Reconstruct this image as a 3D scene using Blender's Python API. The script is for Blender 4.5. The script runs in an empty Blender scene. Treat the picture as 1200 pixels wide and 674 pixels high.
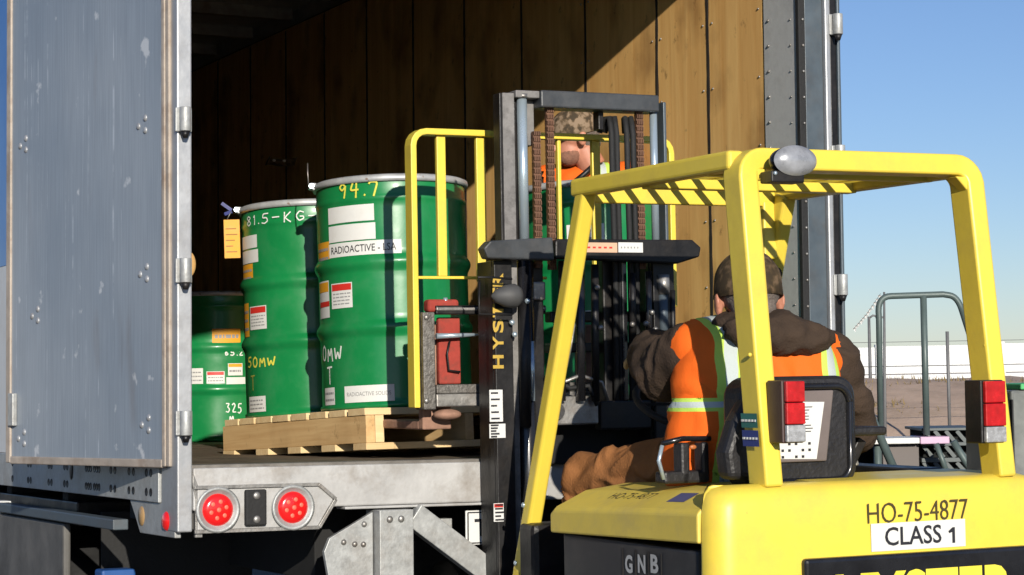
import bpy, bmesh, math, random
from mathutils import Vector, Matrix, noise, Euler
random.seed(7)
C = bpy.context.scene.collection
PI = math.pi
R = math.radians

# ------------------------------------------------------------------ camera
F = 2500.0; EYE = 1.5; ROLL = R(1.0); PITCH = math.atan(103 / F)
fw = Vector((0, math.cos(PITCH), math.sin(PITCH)))
r0 = Vector((1, 0, 0)); u0 = r0.cross(fw)
rt = r0 * math.cos(ROLL) - u0 * math.sin(ROLL)
up = u0 * math.cos(ROLL) + r0 * math.sin(ROLL)
cam_d = bpy.data.cameras.new('camera'); cam = bpy.data.objects.new('camera', cam_d); C.objects.link(cam)
cam_d.sensor_width = 36; cam_d.lens = 36 * F / 1200; cam_d.clip_start = 0.1; cam_d.clip_end = 5000
m = Matrix((rt, up, -fw)).transposed().to_4x4(); m.translation = (0, 0, EYE)
cam.matrix_world = m
bpy.context.scene.camera = cam

# ------------------------------------------------------------------ light
SUN_AZ = R(-12.0)                      # heading of the light, measured from +Y
SUN_EL = R(16.8)
w = bpy.data.worlds.new('World'); bpy.context.scene.world = w; w.use_nodes = True
nt = w.node_tree; bg = nt.nodes['Background']
sky = nt.nodes.new('ShaderNodeTexSky'); sky.sky_type = 'NISHITA'; sky.sun_disc = False
sky.sun_elevation = SUN_EL; sky.sun_rotation = R(168); sky.air_density = 0.9; sky.dust_density = 0.1; sky.ozone_density = 3.0
tint = nt.nodes.new('ShaderNodeMixRGB'); tint.blend_type = 'MULTIPLY'; tint.inputs[0].default_value = 1; tint.inputs[2].default_value = (0.92, 0.95, 1.14, 1)
nt.links.new(sky.outputs[0], tint.inputs[1]); nt.links.new(tint.outputs[0], bg.inputs[0]); bg.inputs[1].default_value = 0.092
sd = bpy.data.lights.new('sun', 'SUN'); sd.energy = 5.0; sd.angle = R(0.5); sd.color = (1.0, 0.93, 0.82)
so = bpy.data.objects.new('sun', sd); C.objects.link(so)
ldir = Vector((math.sin(SUN_AZ), math.cos(SUN_AZ), -math.tan(SUN_EL))).normalized()
so.rotation_mode = 'QUATERNION'; so.rotation_quaternion = ldir.to_track_quat('-Z', 'Y')
vs = bpy.context.scene.view_settings
vs.view_transform = 'Standard'; vs.look = 'None'; vs.gamma = 1; vs.exposure = 0.0
bpy.context.scene.render.resolution_x = 1024; bpy.context.scene.render.resolution_y = 575
bpy.context.scene.cycles.max_bounces = 5; bpy.context.scene.cycles.diffuse_bounces = 1

def P(px, py, Y):
    """point of the photograph (1200 px wide) at world distance Y"""
    d = fw + rt * ((px - 600) / F) + up * ((337 - py) / F)
    return Vector((0, 0, EYE)) + d * (Y / d.y)

# ------------------------------------------------------------------ materials
MATS = {}
def mat(name, col, rough=0.5, metal=0.0, var=0.12, vs=6.0, bump=0.0, bs=60.0, dirt=None, da=0.5, ds=3.0, coat=0.0,
        stretch=None, spec=0.5, chips=None, cs=22, ct=.70):
    if name in MATS: return MATS[name]
    m = bpy.data.materials.new(name); m.use_nodes = True
    n = m.node_tree.nodes; l = m.node_tree.links; b = n['Principled BSDF']
    b.inputs['Roughness'].default_value = rough; b.inputs['Metallic'].default_value = metal
    b.inputs['Specular IOR Level'].default_value = spec
    if coat: b.inputs['Coat Weight'].default_value = coat; b.inputs['Coat Roughness'].default_value = 0.12
    tc = n.new('ShaderNodeTexCoord'); mp = n.new('ShaderNodeMapping'); l.new(tc.outputs['Object'], mp.inputs[0])
    if stretch: mp.inputs['Scale'].default_value = stretch
    no = n.new('ShaderNodeTexNoise'); no.inputs['Scale'].default_value = vs; no.inputs['Detail'].default_value = 6
    no.inputs['Roughness'].default_value = 0.62
    l.new(mp.outputs[0], no.inputs[0])
    rp = n.new('ShaderNodeValToRGB'); l.new(no.outputs[0], rp.inputs[0])
    c = Vector(col)
    rp.color_ramp.elements[0].position = 0.3; rp.color_ramp.elements[1].position = 0.7
    rp.color_ramp.elements[0].color = (*[max(0, x * (1 - var)) for x in c], 1)
    rp.color_ramp.elements[1].color = (*[min(1, x * (1 + var)) for x in c], 1)
    out = rp.outputs[0]
    if dirt:
        n2 = n.new('ShaderNodeTexNoise'); n2.inputs['Scale'].default_value = ds; n2.inputs['Detail'].default_value = 9
        n2.inputs['Roughness'].default_value = 0.7
        l.new(mp.outputs[0], n2.inputs[0])
        r2 = n.new('ShaderNodeValToRGB'); l.new(n2.outputs[0], r2.inputs[0])
        r2.color_ramp.elements[0].position = 0.48; r2.color_ramp.elements[1].position = 0.72
        r2.color_ramp.elements[0].color = (0, 0, 0, 1); r2.color_ramp.elements[1].color = (da, da, da, 1)
        mx = n.new('ShaderNodeMixRGB'); l.new(r2.outputs[0], mx.inputs[0]); l.new(out, mx.inputs[1]); mx.inputs[2].default_value = (*dirt, 1)
        out = mx.outputs[0]
    if chips:
        n4 = n.new('ShaderNodeTexNoise'); n4.inputs['Scale'].default_value = cs; n4.inputs['Detail'].default_value = 12; n4.inputs['Roughness'].default_value = .75
        l.new(tc.outputs['Object'], n4.inputs[0]); r4 = n.new('ShaderNodeValToRGB'); l.new(n4.outputs[0], r4.inputs[0])
        r4.color_ramp.elements[0].position = ct; r4.color_ramp.elements[1].position = ct + .02
        r4.color_ramp.elements[0].color = (0, 0, 0, 1); r4.color_ramp.elements[1].color = (.85, .85, .85, 1)
        m4 = n.new('ShaderNodeMixRGB'); l.new(r4.outputs[0], m4.inputs[0]); l.new(out, m4.inputs[1]); m4.inputs[2].default_value = (*chips, 1); out = m4.outputs[0]
    l.new(out, b.inputs['Base Color'])
    # roughness variation
    mr = n.new('ShaderNodeMapRange'); l.new(no.outputs[0], mr.inputs[0])
    mr.inputs[1].default_value = 0.3; mr.inputs[2].default_value = 0.7
    mr.inputs[3].default_value = max(0.03, rough - 0.08); mr.inputs[4].default_value = min(1, rough + 0.1)
    l.new(mr.outputs[0], b.inputs['Roughness'])
    if bump:
        n3 = n.new('ShaderNodeTexNoise'); n3.inputs['Scale'].default_value = bs; n3.inputs['Detail'].default_value = 5
        l.new(mp.outputs[0], n3.inputs[0])
        bm_ = n.new('ShaderNodeBump'); bm_.inputs['Strength'].default_value = bump; bm_.inputs['Distance'].default_value = 0.01
        l.new(n3.outputs[0], bm_.inputs['Height']); l.new(bm_.outputs[0], b.inputs['Normal'])
    MATS[name] = m
    return m

yellow = mat('yellow_paint', (0.86, 0.65, 0.075), 0.38, 0, 0.06, 5, 0.06, 30, dirt=(0.50, 0.35, 0.08), da=0.45, ds=5, chips=(.16, .10, .05), cs=16, ct=.695)
yellow_dull = mat('yellow_dusty', (0.80, 0.60, 0.10), 0.5, 0, 0.08, 5, 0.05, 30, dirt=(0.55, 0.42, 0.16), da=0.5, ds=6, chips=(.22, .15, .07), cs=14, ct=.68)
green = mat('drum_green', (0.006, 0.205, 0.055), 0.33, 0, 0.14, 4, 0.12, 7, dirt=(0.05, 0.20, 0.09), da=0.5, ds=8, coat=0.2, chips=(.10, .09, .05), cs=13, ct=.70)
rimgrey = mat('lid_ring_steel', (0.48, 0.49, 0.49), 0.45, 0.3, 0.15, 20, chips=(.22, .12, .06), cs=30, ct=.62)
black = mat('black_paint', (0.012, 0.0115, 0.012), 0.42, 0, 0.3, 12, 0.1, 60, dirt=(0.045, 0.036, 0.028), da=0.5, ds=9, spec=.35)
blackgloss = mat('black_gloss', (0.012, 0.012, 0.014), 0.25, 0, 0.2, 12, coat=0.3)
rubber = mat('black_rubber', (0.015, 0.015, 0.015), 0.75, 0, 0.3, 14, 0.2, 80)
vinyl = mat('black_vinyl', (0.017, 0.016, 0.017), 0.45, 0, 0.25, 8, 0.25, 70)
chrome = mat('chrome', (0.50, 0.60, 0.66), 0.22, 0.55, 0.06, 8)
steel = mat('bare_steel', (0.33, 0.32, 0.30), 0.45, 0.7, 0.2, 14, 0.15, 60, dirt=(0.16, 0.10, 0.06), da=0.6, ds=10)
galv = mat('galvanised', (0.42, 0.43, 0.42), 0.5, 0.35, 0.16, 30, 0.12, 90, dirt=(0.25, 0.21, 0.17), da=0.55, ds=6)
alu = mat('weathered_aluminium', (0.42, 0.43, 0.44), 0.45, 0.45, 0.12, 9, 0.08, 50, dirt=(0.22, 0.19, 0.16), da=0.5, ds=5)
bluegrey = mat('blue_grey_steel', (0.085, 0.11, 0.13), 0.5, 0.2, 0.15, 10, 0.08, 40, dirt=(0.10, 0.09, 0.08), da=0.5, ds=6)
silverpost = mat('grey_frame_plate', (0.52, 0.52, 0.50), 0.5, 0.0, 0.12, 8, 0.06, 40, dirt=(0.14, 0.12, 0.10), da=0.4, ds=8)
white = mat('white_label', (0.72, 0.72, 0.69), 0.55, 0, 0.05, 20, dirt=(0.5, 0.48, 0.42), da=0.35, ds=20)
whitep = mat('white_paint', (0.70, 0.71, 0.70), 0.5, 0, 0.06, 3, dirt=(0.4, 0.38, 0.33), da=0.4, ds=3)
orange_l = mat('orange_label', (0.78, 0.36, 0.02), 0.55, 0, 0.08, 20)
redm = mat('red_paint', (0.36, 0.055, 0.04), 0.8, 0, 0.2, 12, 0.2, 50, dirt=(0.14, 0.06, 0.045), da=0.8, ds=14, spec=.2, chips=(.12, .08, .06), cs=40, ct=.62)
redlab = mat('red_print', (0.60, 0.03, 0.02), 0.5)
inkm = mat('black_print', (0.02, 0.02, 0.025), 0.5)
greym = mat('grey_print', (0.30, 0.30, 0.30), 0.6)
chalk_w = mat('white_marker', (0.75, 0.78, 0.72), 0.7)
chalk_y = mat('yellow_marker', (0.72, 0.66, 0.08), 0.6)
hy_y = mat('yellow_print', (0.52, 0.34, 0.05), 0.5)
darkfloor = mat('trailer_underside', (0.012, 0.012, 0.012), 0.8, 0, 0.3, 5)
slate = mat('green_grey_tube_paint', (0.095, 0.13, 0.125), 0.45, 0.1, 0.12, 10, 0.05, 40)
duck = mat('brown_duck_cloth', (0.31, 0.13, 0.045), 0.85, 0, 0.18, 9, 0.4, 160, spec=0.2)
coatm = mat('dark_brown_coat', (0.055, 0.037, 0.026), 0.9, 0, 0.3, 8, 0.4, 140, spec=0.2)
skin = mat('skin', (0.52, 0.22, 0.14), 0.5, 0, 0.12, 18, 0.1, 120)
hairm = mat('grey_hair', (0.16, 0.13, 0.11), 0.85, 0, 0.4, 90, 0.5, 200)
tanglove = mat('tan_leather', (0.55, 0.38, 0.16), 0.7, 0, 0.15, 20, 0.2, 90)

def emat(name, base, c2, scale, rough=0.85, det=4, pos=(0.42, 0.58), c3=None):
    """patchy cloth such as camouflage"""
    if name in MATS: return MATS[name]
    m = bpy.data.materials.new(name); m.use_nodes = True; n = m.node_tree.nodes; l = m.node_tree.links; b = n['Principled BSDF']
    tc = n.new('ShaderNodeTexCoord'); no = n.new('ShaderNodeTexNoise'); no.inputs['Scale'].default_value = scale; no.inputs['Detail'].default_value = det
    l.new(tc.outputs['Object'], no.inputs[0]); rp = n.new('ShaderNodeValToRGB'); l.new(no.outputs[0], rp.inputs[0])
    rp.color_ramp.elements[0].position = pos[0]; rp.color_ramp.elements[1].position = pos[1]
    rp.color_ramp.elements[0].color = (*base, 1); rp.color_ramp.elements[1].color = (*c2, 1)
    if c3: e = rp.color_ramp.elements.new((pos[0] + pos[1]) / 2); e.color = (*c3, 1)
    l.new(rp.outputs[0], b.inputs['Base Color']); b.inputs['Roughness'].default_value = rough; b.inputs['Specular IOR Level'].default_value = 0.2
    MATS[name] = m; return m
camo = emat('camouflage_cloth', (0.06, 0.045, 0.03), (0.26, 0.19, 0.13), 38, c3=(0.13, 0.09, 0.055))

def wood_mat(name, a, bcol, axis='z', scale=1.0, rough=0.75, stain=(0.08, 0.045, 0.02), sa=0.5):
    m = bpy.data.materials.new(name); m.use_nodes = True; n = m.node_tree.nodes; l = m.node_tree.links; b = n['Principled BSDF']
    tc = n.new('ShaderNodeTexCoord'); mp = n.new('ShaderNodeMapping'); l.new(tc.outputs['Object'], mp.inputs[0])
    oi = n.new('ShaderNodeObjectInfo'); ml = n.new('ShaderNodeMath'); ml.operation = 'MULTIPLY'; ml.inputs[1].default_value = 37
    l.new(oi.outputs['Random'], ml.inputs[0]); cb = n.new('ShaderNodeCombineXYZ')
    for i in range(3): l.new(ml.outputs[0], cb.inputs[i])
    l.new(cb.outputs[0], mp.inputs['Location'])
    s = {'x': (0.8, 14, 14), 'y': (14, 0.8, 14), 'z': (14, 14, 0.8)}[axis]
    mp.inputs['Scale'].default_value = [v * scale for v in s]
    g = n.new('ShaderNodeTexNoise'); g.inputs['Scale'].default_value = 2.2; g.inputs['Detail'].default_value = 8; g.inputs['Distortion'].default_value = 0.8
    g.inputs['Roughness'].default_value = 0.65
    l.new(mp.outputs[0], g.inputs[0]); rp = n.new('ShaderNodeValToRGB'); l.new(g.outputs[0], rp.inputs[0])
    rp.color_ramp.elements[0].position = 0.32; rp.color_ramp.elements[0].color = (*a, 1)
    rp.color_ramp.elements[1].position = 0.68; rp.color_ramp.elements[1].color = (*bcol, 1)
    s2 = n.new('ShaderNodeTexNoise'); s2.inputs['Scale'].default_value = 2.4; s2.inputs['Detail'].default_value = 7
    mp2 = n.new('ShaderNodeMapping'); l.new(tc.outputs['Object'], mp2.inputs[0]); l.new(cb.outputs[0], mp2.inputs['Location'])
    mp2.inputs['Scale'].default_value = (1.5, 1.5, 1)
    l.new(mp2.outputs[0], s2.inputs[0]); r2 = n.new('ShaderNodeValToRGB'); l.new(s2.outputs[0], r2.inputs[0])
    r2.color_ramp.elements[0].position = 0.5; r2.color_ramp.elements[0].color = (0, 0, 0, 1)
    r2.color_ramp.elements[1].position = 0.75; r2.color_ramp.elements[1].color = (sa, sa, sa, 1)
    mx = n.new('ShaderNodeMixRGB'); l.new(r2.outputs[0], mx.inputs[0]); l.new(rp.outputs[0], mx.inputs[1]); mx.inputs[2].default_value = (*stain, 1)
    s3 = n.new('ShaderNodeTexNoise'); s3.inputs['Scale'].default_value = 9; s3.inputs['Detail'].default_value = 11; s3.inputs['Roughness'].default_value = .7; l.new(mp2.outputs[0], s3.inputs[0])
    r3 = n.new('ShaderNodeValToRGB'); l.new(s3.outputs[0], r3.inputs[0]); r3.color_ramp.elements[0].position = .60; r3.color_ramp.elements[1].position = .68
    r3.color_ramp.elements[0].color = (0, 0, 0, 1); r3.color_ramp.elements[1].color = (.6, .6, .6, 1)
    mx3 = n.new('ShaderNodeMixRGB'); l.new(r3.outputs[0], mx3.inputs[0]); l.new(mx.outputs[0], mx3.inputs[1]); mx3.inputs[2].default_value = (*[v * .7 for v in stain], 1)
    l.new(mx3.outputs[0], b.inputs['Base Color']); b.inputs['Roughness'].default_value = rough
    b.inputs['Specular IOR Level'].default_value = 0.25
    bp = n.new('ShaderNodeBump'); bp.inputs['Strength'].default_value = 0.25; bp.inputs['Distance'].default_value = 0.005
    l.new(g.outputs[0], bp.inputs['Height']); l.new(bp.outputs[0], b.inputs['Normal'])
    return m
ply = wood_mat('worn_plywood', (0.72, 0.385, 0.120), (0.90, 0.56, 0.205), 'z', 0.42, stain=(0.30, 0.145, 0.05), sa=0.9)
pine_x = wood_mat('pallet_pine_x', (0.74, 0.52, 0.26), (0.86, 0.66, 0.37), 'x', 1.0, stain=(0.45, 0.27, 0.11), sa=0.5)
pine_y = wood_mat('pallet_pine_y', (0.60, 0.37, 0.16), (0.76, 0.52, 0.25), 'y', 1.0, stain=(0.30, 0.16, 0.06), sa=0.5)
floorwood = wood_mat('trailer_floor_board', (0.11, 0.085, 0.06), (0.20, 0.155, 0.11), 'y', 1.0, stain=(0.05, 0.04, 0.03), sa=0.7)

# ------------------------------------------------------------------ mesh helpers
def frame(ax, hint=Vector((0, 0, 1))):
    ax = ax.normalized()
    if abs(ax.dot(hint)) > 0.98: hint = Vector((0, 1, 0))
    s = ax.cross(hint).normalized(); t = s.cross(ax).normalized()
    return s, t
class MB:
    def __init__(s): s.v = []; s.f = []; s.sm = []
    def add(s, vs, fs, smooth=False):
        o = len(s.v); s.v += [Vector(v) for v in vs]; s.f += [tuple(i + o for i in f) for f in fs]; s.sm += [smooth] * len(fs); return s
    def box(s, a, b):
        x0, y0, z0 = a; x1, y1, z1 = b
        x0, x1 = sorted((x0, x1)); y0, y1 = sorted((y0, y1)); z0, z1 = sorted((z0, z1))
        vs = [(x0, y0, z0), (x1, y0, z0), (x1, y1, z0), (x0, y1, z0), (x0, y0, z1), (x1, y0, z1), (x1, y1, z1), (x0, y1, z1)]
        return s.add(vs, [(0, 3, 2, 1), (4, 5, 6, 7), (0, 1, 5, 4), (1, 2, 6, 5), (2, 3, 7, 6), (3, 0, 4, 7)])
    def beam(s, p0, p1, w, h, hint=(0, 0, 1), w1=None, h1=None):
        """w across (axis x hint), h along hint"""
        p0 = Vector(p0); p1 = Vector(p1); a, t = frame(p1 - p0, Vector(hint)); w1 = w1 or w; h1 = h1 or h
        vs = [p0 + a * (i * w / 2) + t * (j * h / 2) for i, j in ((-1, -1), (1, -1), (1, 1), (-1, 1))] + \
             [p1 + a * (i * w1 / 2) + t * (j * h1 / 2) for i, j in ((-1, -1), (1, -1), (1, 1), (-1, 1))]
        return s.add(vs, [(0, 1, 2, 3), (7, 6, 5, 4), (0, 4, 5, 1), (1, 5, 6, 2), (2, 6, 7, 3), (3, 7, 4, 0)])
    def tube(s, pts, r, n=12, cap=True):
        pts = [Vector(p) for p in pts]; rs = r if isinstance(r, (list, tuple)) else [r] * len(pts)
        o = len(s.v); prev = None
        for i, p in enumerate(pts):
            d = (pts[min(i + 1, len(pts) - 1)] - pts[max(i - 1, 0)]).normalized()
            if prev is None: a, t = frame(d)
            else:
                a = (prev - d * prev.dot(d)).normalized(); t = a.cross(d)
            prev = a
            for k in range(n):
                q = 2 * PI * k / n; s.v.append(p + a * (math.cos(q) * rs[i]) + t * (math.sin(q) * rs[i]))
        for i in range(len(pts) - 1):
            for k in range(n):
                s.f.append((o + i * n + k, o + i * n + (k + 1) % n, o + (i + 1) * n + (k + 1) % n, o + (i + 1) * n + k)); s.sm.append(True)
        if cap:
            s.f.append(tuple(o + k for k in range(n))[::-1]); s.sm.append(False)
            s.f.append(tuple(o + (len(pts) - 1) * n + k for k in range(n))); s.sm.append(False)
        return s
    def lathe(s, prof, n=48, c=(0, 0, 0), axis='z', closed=False):
        o = len(s.v); c = Vector(c)
        for r, z in prof:
            for k in range(n):
                q = 2 * PI * k / n; p = Vector((math.cos(q) * r, math.sin(q) * r, z))
                if axis == 'y': p = Vector((p.x, p.z, p.y))
                if axis == 'x': p = Vector((p.z, p.x, p.y))
                s.v.append(c + p)
        for i in range(len(prof) - 1):
            for k in range(n):
                s.f.append((o + i * n + k, o + i * n + (k + 1) % n, o + (i + 1) * n + (k + 1) % n, o + (i + 1) * n + k)); s.sm.append(True)
        return s
    def prism(s, poly, d0, d1, axis='y'):
        """poly of 2-d points; axis y: (x,z) extruded along y; axis x: (y,z) along x; axis z: (x,y) along z"""
        n = len(poly)
        def mk(p, d):
            return {'y': (p[0], d, p[1]), 'x': (d, p[0], p[1]), 'z': (p[0], p[1], d)}[axis]
        vs = [mk(p, d0) for p in poly] + [mk(p, d1) for p in poly]
        fs = [tuple(range(n)), tuple(range(2 * n - 1, n - 1, -1))] + [(i, i + n, (i + 1) % n + n, (i + 1) % n) for i in range(n)]
        return s.add(vs, fs)
    def ell(s, c, r, n=20, k=12, rot=None):
        o = len(s.v); c = Vector(c); r = Vector(r) if not isinstance(r, (int, float)) else Vector((r, r, r))
        for i in range(k + 1):
            th = PI * i / k
            for j in range(n):
                q = 2 * PI * j / n; p = Vector((math.sin(th) * math.cos(q) * r.x, math.sin(th) * math.sin(q) * r.y, math.cos(th) * r.z))
                if rot: p = rot @ p
                s.v.append(c + p)
        for i in range(k):
            for j in range(n):
                s.f.append((o + i * n + j, o + (i + 1) * n + j, o + (i + 1) * n + (j + 1) % n, o + i * n + (j + 1) % n)); s.sm.append(True)
        return s
    def build(s, name, material, parent=None, world=False, bevel=0, seg=2, data=False):
        if name in ('small_print', 'lettering_line'): o = s._b(name, material, parent, world, bevel, seg); o['kind'] = 'stuff'; return o
        return s._b(name, material, parent, world, bevel, seg, data)
    def _b(s, name, material, parent=None, world=False, bevel=0, seg=2, data=False):
        me = bpy.data.meshes.new(name); vs = s.v
        if world and parent is not None:
            inv = parent.matrix_world.inverted(); vs = [inv @ v for v in vs]
        me.from_pydata([tuple(v) for v in vs], [], s.f)
        b = bmesh.new(); b.from_mesh(me); bmesh.ops.remove_doubles(b, verts=b.verts, dist=1e-6)
        bmesh.ops.recalc_face_normals(b, faces=b.faces)
        b.to_mesh(me); b.free()
        if len(me.polygons) == len(s.sm): me.polygons.foreach_set('use_smooth', s.sm)
        else: me.polygons.foreach_set('use_smooth', [any(s.sm)] * len(me.polygons))
        for mm in (material if isinstance(material, list) else [material]): me.materials.append(mm)
        if data: return me
        o = bpy.data.objects.new(name, me); C.objects.link(o)
        if parent is not None: o.parent = parent
        if bevel:
            md = o.modifiers.new('bevel', 'BEVEL'); md.width = bevel; md.segments = seg; md.limit_method = 'ANGLE'; md.angle_limit = R(40)
        return o
def box(name, a, b, mt, parent, bevel=0.004): return MB().box(a, b).build(name, mt, parent, bevel=bevel)
def setm(o, M): o.matrix_world = M; bpy.context.view_layer.update()
def thing(name, label, cat, M=None, group=None):
    o = bpy.data.objects.new(name, None); C.objects.link(o); o.empty_display_size = 0.2
    o['label'] = label; o['category'] = cat
    if group: o['group'] = group
    if M is not None: setm(o, M)
    return o
def tag(o, label, cat, group=None):
    o['label'] = label; o['category'] = cat
    if group: o['group'] = group
    return o
def T(x, y, z, rz=0): return Matrix.Translation((x, y, z)) @ Matrix.Rotation(rz, 4, 'Z')

def text_mb(s, h, bold=0.0, width=None, align='CENTER', flip=False):
    """lettering in the local XZ plane facing -Y, cap height h, origin at its centre"""
    cu = bpy.data.curves.new('txt', 'FONT'); cu.body = s; cu.size = 1; cu.offset = bold; cu.resolution_u = 3
    ob = bpy.data.objects.new('txt', cu); C.objects.link(ob); bpy.context.view_layer.update()
    me = bpy.data.meshes.new_from_object(ob.evaluated_get(bpy.context.evaluated_depsgraph_get()))
    vs = [v.co.copy() for v in me.vertices]; fs = [tuple(p.vertices) for p in me.polygons]
    bpy.data.objects.remove(ob); bpy.data.curves.remove(cu); bpy.data.meshes.remove(me)
    x0 = min(v.x for v in vs); x1 = max(v.x for v in vs); y0 = min(v.y for v in vs); y1 = max(v.y for v in vs)
    k = h / (y1 - y0); kx = k if width is None else width / (x1 - x0)
    mb = MB(); mb.add([((v.x - (x0 + x1) / 2) * kx, 0, (v.y - (y0 + y1) / 2) * k) for v in vs], fs); return mb
def put(mb, M):
    mb.v = [M @ v for v in mb.v]; return mb

# remeshed organic volumes --------------------------------------------------
def caps(mb, chain, n=14):
    """chain of (point, radius or radii)"""
    for i, (p, r) in enumerate(chain):
        rr = r if isinstance(r, (int, float)) else max(r)
        mb.ell(p, r, n, 8)
    for (p, r), (q, s) in zip(chain, chain[1:]):
        p = Vector(p); q = Vector(q)
        steps = max(2, int((q - p).length / (0.35 * min(r if isinstance(r, (int, float)) else min(r), s if isinstance(s, (int, float)) else min(s))) + 1))
        for k in range(1, steps):
            t = k / steps
            rv = Vector((r,) * 3) if isinstance(r, (int, float)) else Vector(r)
            sv = Vector((s,) * 3) if isinstance(s, (int, float)) else Vector(s)
            mb.ell(p.lerp(q, t), rv.lerp(sv, t), n, 8)
    return mb
def organic(name, mb, mt, parent, voxel=0.012, smooth=6, wr=0.0, ws=9.0, world=True, cut=None, thick=0, wdir=None, wr2=0.0):
    me = mb.build('tmp', mt, None, data=True)
    ob = bpy.data.objects.new('tmp', me); C.objects.link(ob)
    md = ob.modifiers.new('r', 'REMESH'); md.mode = 'VOXEL'; md.voxel_size = voxel; md.use_smooth_shade = True
    m2 = ob.modifiers.new('s', 'SMOOTH'); m2.factor = 0.6; m2.iterations = smooth
    bpy.context.view_layer.update()
    m3 = bpy.data.meshes.new_from_object(ob.evaluated_get(bpy.context.evaluated_depsgraph_get()))
    bpy.data.objects.remove(ob); bpy.data.meshes.remove(me)
    b = bmesh.new(); b.from_mesh(m3); b.normal_update()
    if wr or wr2:
        for v in b.verts:
            p = v.co * ws
            q = noise.noise(p + Vector((3, 7, 1)))
            d = (1 - abs(noise.noise(Vector((p.x * 0.8, p.y * 0.8, p.z * 2.0)) + Vector((q, q, q)) * 1.2)) * 2.4) * wr + wr2 * noise.noise(v.co * ws * 3)
            v.co += v.normal * d
    if cut:
        bmesh.ops.delete(b, geom=[f for f in b.faces if not cut(f.calc_center_median())], context='FACES')
    if thick:
        b.normal_update()
        for v in b.verts: v.co += v.normal * thick
    inv = parent.matrix_world.inverted() if (world and parent is not None) else Matrix()
    for v in b.verts: v.co = inv @ v.co
    b.to_mesh(m3); b.free(); m3.name = name
    m3.polygons.foreach_set('use_smooth', [True] * len(m3.polygons))
    m3.materials.clear(); m3.materials.append(mt)
    o = bpy.data.objects.new(name, m3); C.objects.link(o)
    if parent is not None: o.parent = parent
    return o

# ================================================================== GROUND, FAR SETTING
def gravel_mat():
    m = bpy.data.materials.new('yard_asphalt'); m.use_nodes = True; n = m.node_tree.nodes; l = m.node_tree.links; b = n['Principled BSDF']
    tc = n.new('ShaderNodeTexCoord'); a = n.new('ShaderNodeTexNoise'); a.inputs['Scale'].default_value = 0.35; a.inputs['Detail'].default_value = 8
    l.new(tc.outputs['Object'], a.inputs[0]); rp = n.new('ShaderNodeValToRGB'); l.new(a.outputs[0], rp.inputs[0])
    rp.color_ramp.elements[0].position = 0.35; rp.color_ramp.elements[0].color = (0.38, 0.285, 0.215, 1)
    rp.color_ramp.elements[1].position = 0.65; rp.color_ramp.elements[1].color = (0.50, 0.38, 0.29, 1)
    f2 = n.new('ShaderNodeTexNoise'); f2.inputs['Scale'].default_value = 40; f2.inputs['Detail'].default_value = 4; l.new(tc.outputs['Object'], f2.inputs[0])
    mx = n.new('ShaderNodeMixRGB'); mx.blend_type = 'OVERLAY'; mx.inputs[0].default_value = 0.6
    l.new(rp.outputs[0], mx.inputs[1]); l.new(f2.outputs[0], mx.inputs[2]); l.new(mx.outputs[0], b.inputs['Base Color'])
    b.inputs['Roughness'].default_value = 0.9
    bp = n.new('ShaderNodeBump'); bp.inputs['Strength'].default_value = 0.6; bp.inputs['Distance'].default_value = 0.03
    l.new(f2.outputs[0], bp.inputs['Height']); l.new(bp.outputs[0], b.inputs['Normal'])
    return m
gm = gravel_mat()
g = MB().add([(-3000, -3000, 0), (3000, -3000, 0), (3000, 3000, 0), (-3000, 3000, 0)], [(0, 1, 2, 3)]).build('ground', gm)
g['kind'] = 'structure'
# asphalt apron under the vehicles
asph = mat('asphalt', (0.060, 0.057, 0.053), 0.9, 0, 0.3, 2, 0.5, 90, dirt=(0.11, 0.09, 0.07), da=0.6, ds=1.2)
g = MB().add([(-30, -30, .004), (30, -30, .004), (30, 24, .004), (-30, 24, .004)], [(0, 1, 2, 3)]).build('yard_pavement', asph); g['kind'] = 'structure'
# bank of bare earth
def bank():
    mb = MB(); nx, ny = 90, 16; o = 0
    for i in range(nx + 1):
        x = -20 + i * 70 / nx
        for j in range(ny + 1):
            t = j / ny; y = 46 + 12 * t
            h = math.sin(min(1, t * 1.5) * PI / 2) * (1.22 - 0.028 * max(0, x - 10)) + 0.22 * noise.noise(Vector((x * .22, y * .25, 0))) * t + 0.10 * noise.noise(Vector((x * 1.1, y * 1.1, 4))) * min(1, t * 3)
            mb.v.append(Vector((x, y, max(-0.05, h) if j else -0.1)))
    for i in range(nx):
        for j in range(ny):
            a = i * (ny + 1) + j; mb.f.append((a, a + ny + 1, a + ny + 2, a + 1)); mb.sm.append(True)
    m_ = mat('bare_earth', (0.50, 0.36, 0.26), 0.95, 0, 0.15, 0.8, 0.9, 6, dirt=(0.30, 0.22, 0.14), da=0.6, ds=1.0)
    o = mb.build('earth_bank', m_); o['kind'] = 'structure'
bank()
# dry weeds on the bank
wb = MB()
for i in range(2600):
    x = random.uniform(8, 26); y = random.uniform(48, 57); t = (y - 46) / 12
    z = math.sin(min(1, t * 1.5) * PI / 2) * (1.22 - 0.028 * max(0, x - 10))
    if noise.noise(Vector((x * .5, y * .5, 9))) < 0.05: continue
    a = random.uniform(0, PI); h = random.uniform(.05, .2); d = Vector((math.cos(a), math.sin(a), 0)) * 0.02; l_ = Vector((random.uniform(-.08, .08), random.uniform(-.08, .08), h))
    p = Vector((x, y, z - .03)); wb.add([p - d, p + d, p + l_], [(0, 1, 2)])
o = wb.build('dry_weeds', mat('dry_grass', (0.22, 0.16, 0.07), 0.9)); tag(o, 'sparse dry weeds growing over the brown earth bank', 'weeds'); o['kind'] = 'stuff'
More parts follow.
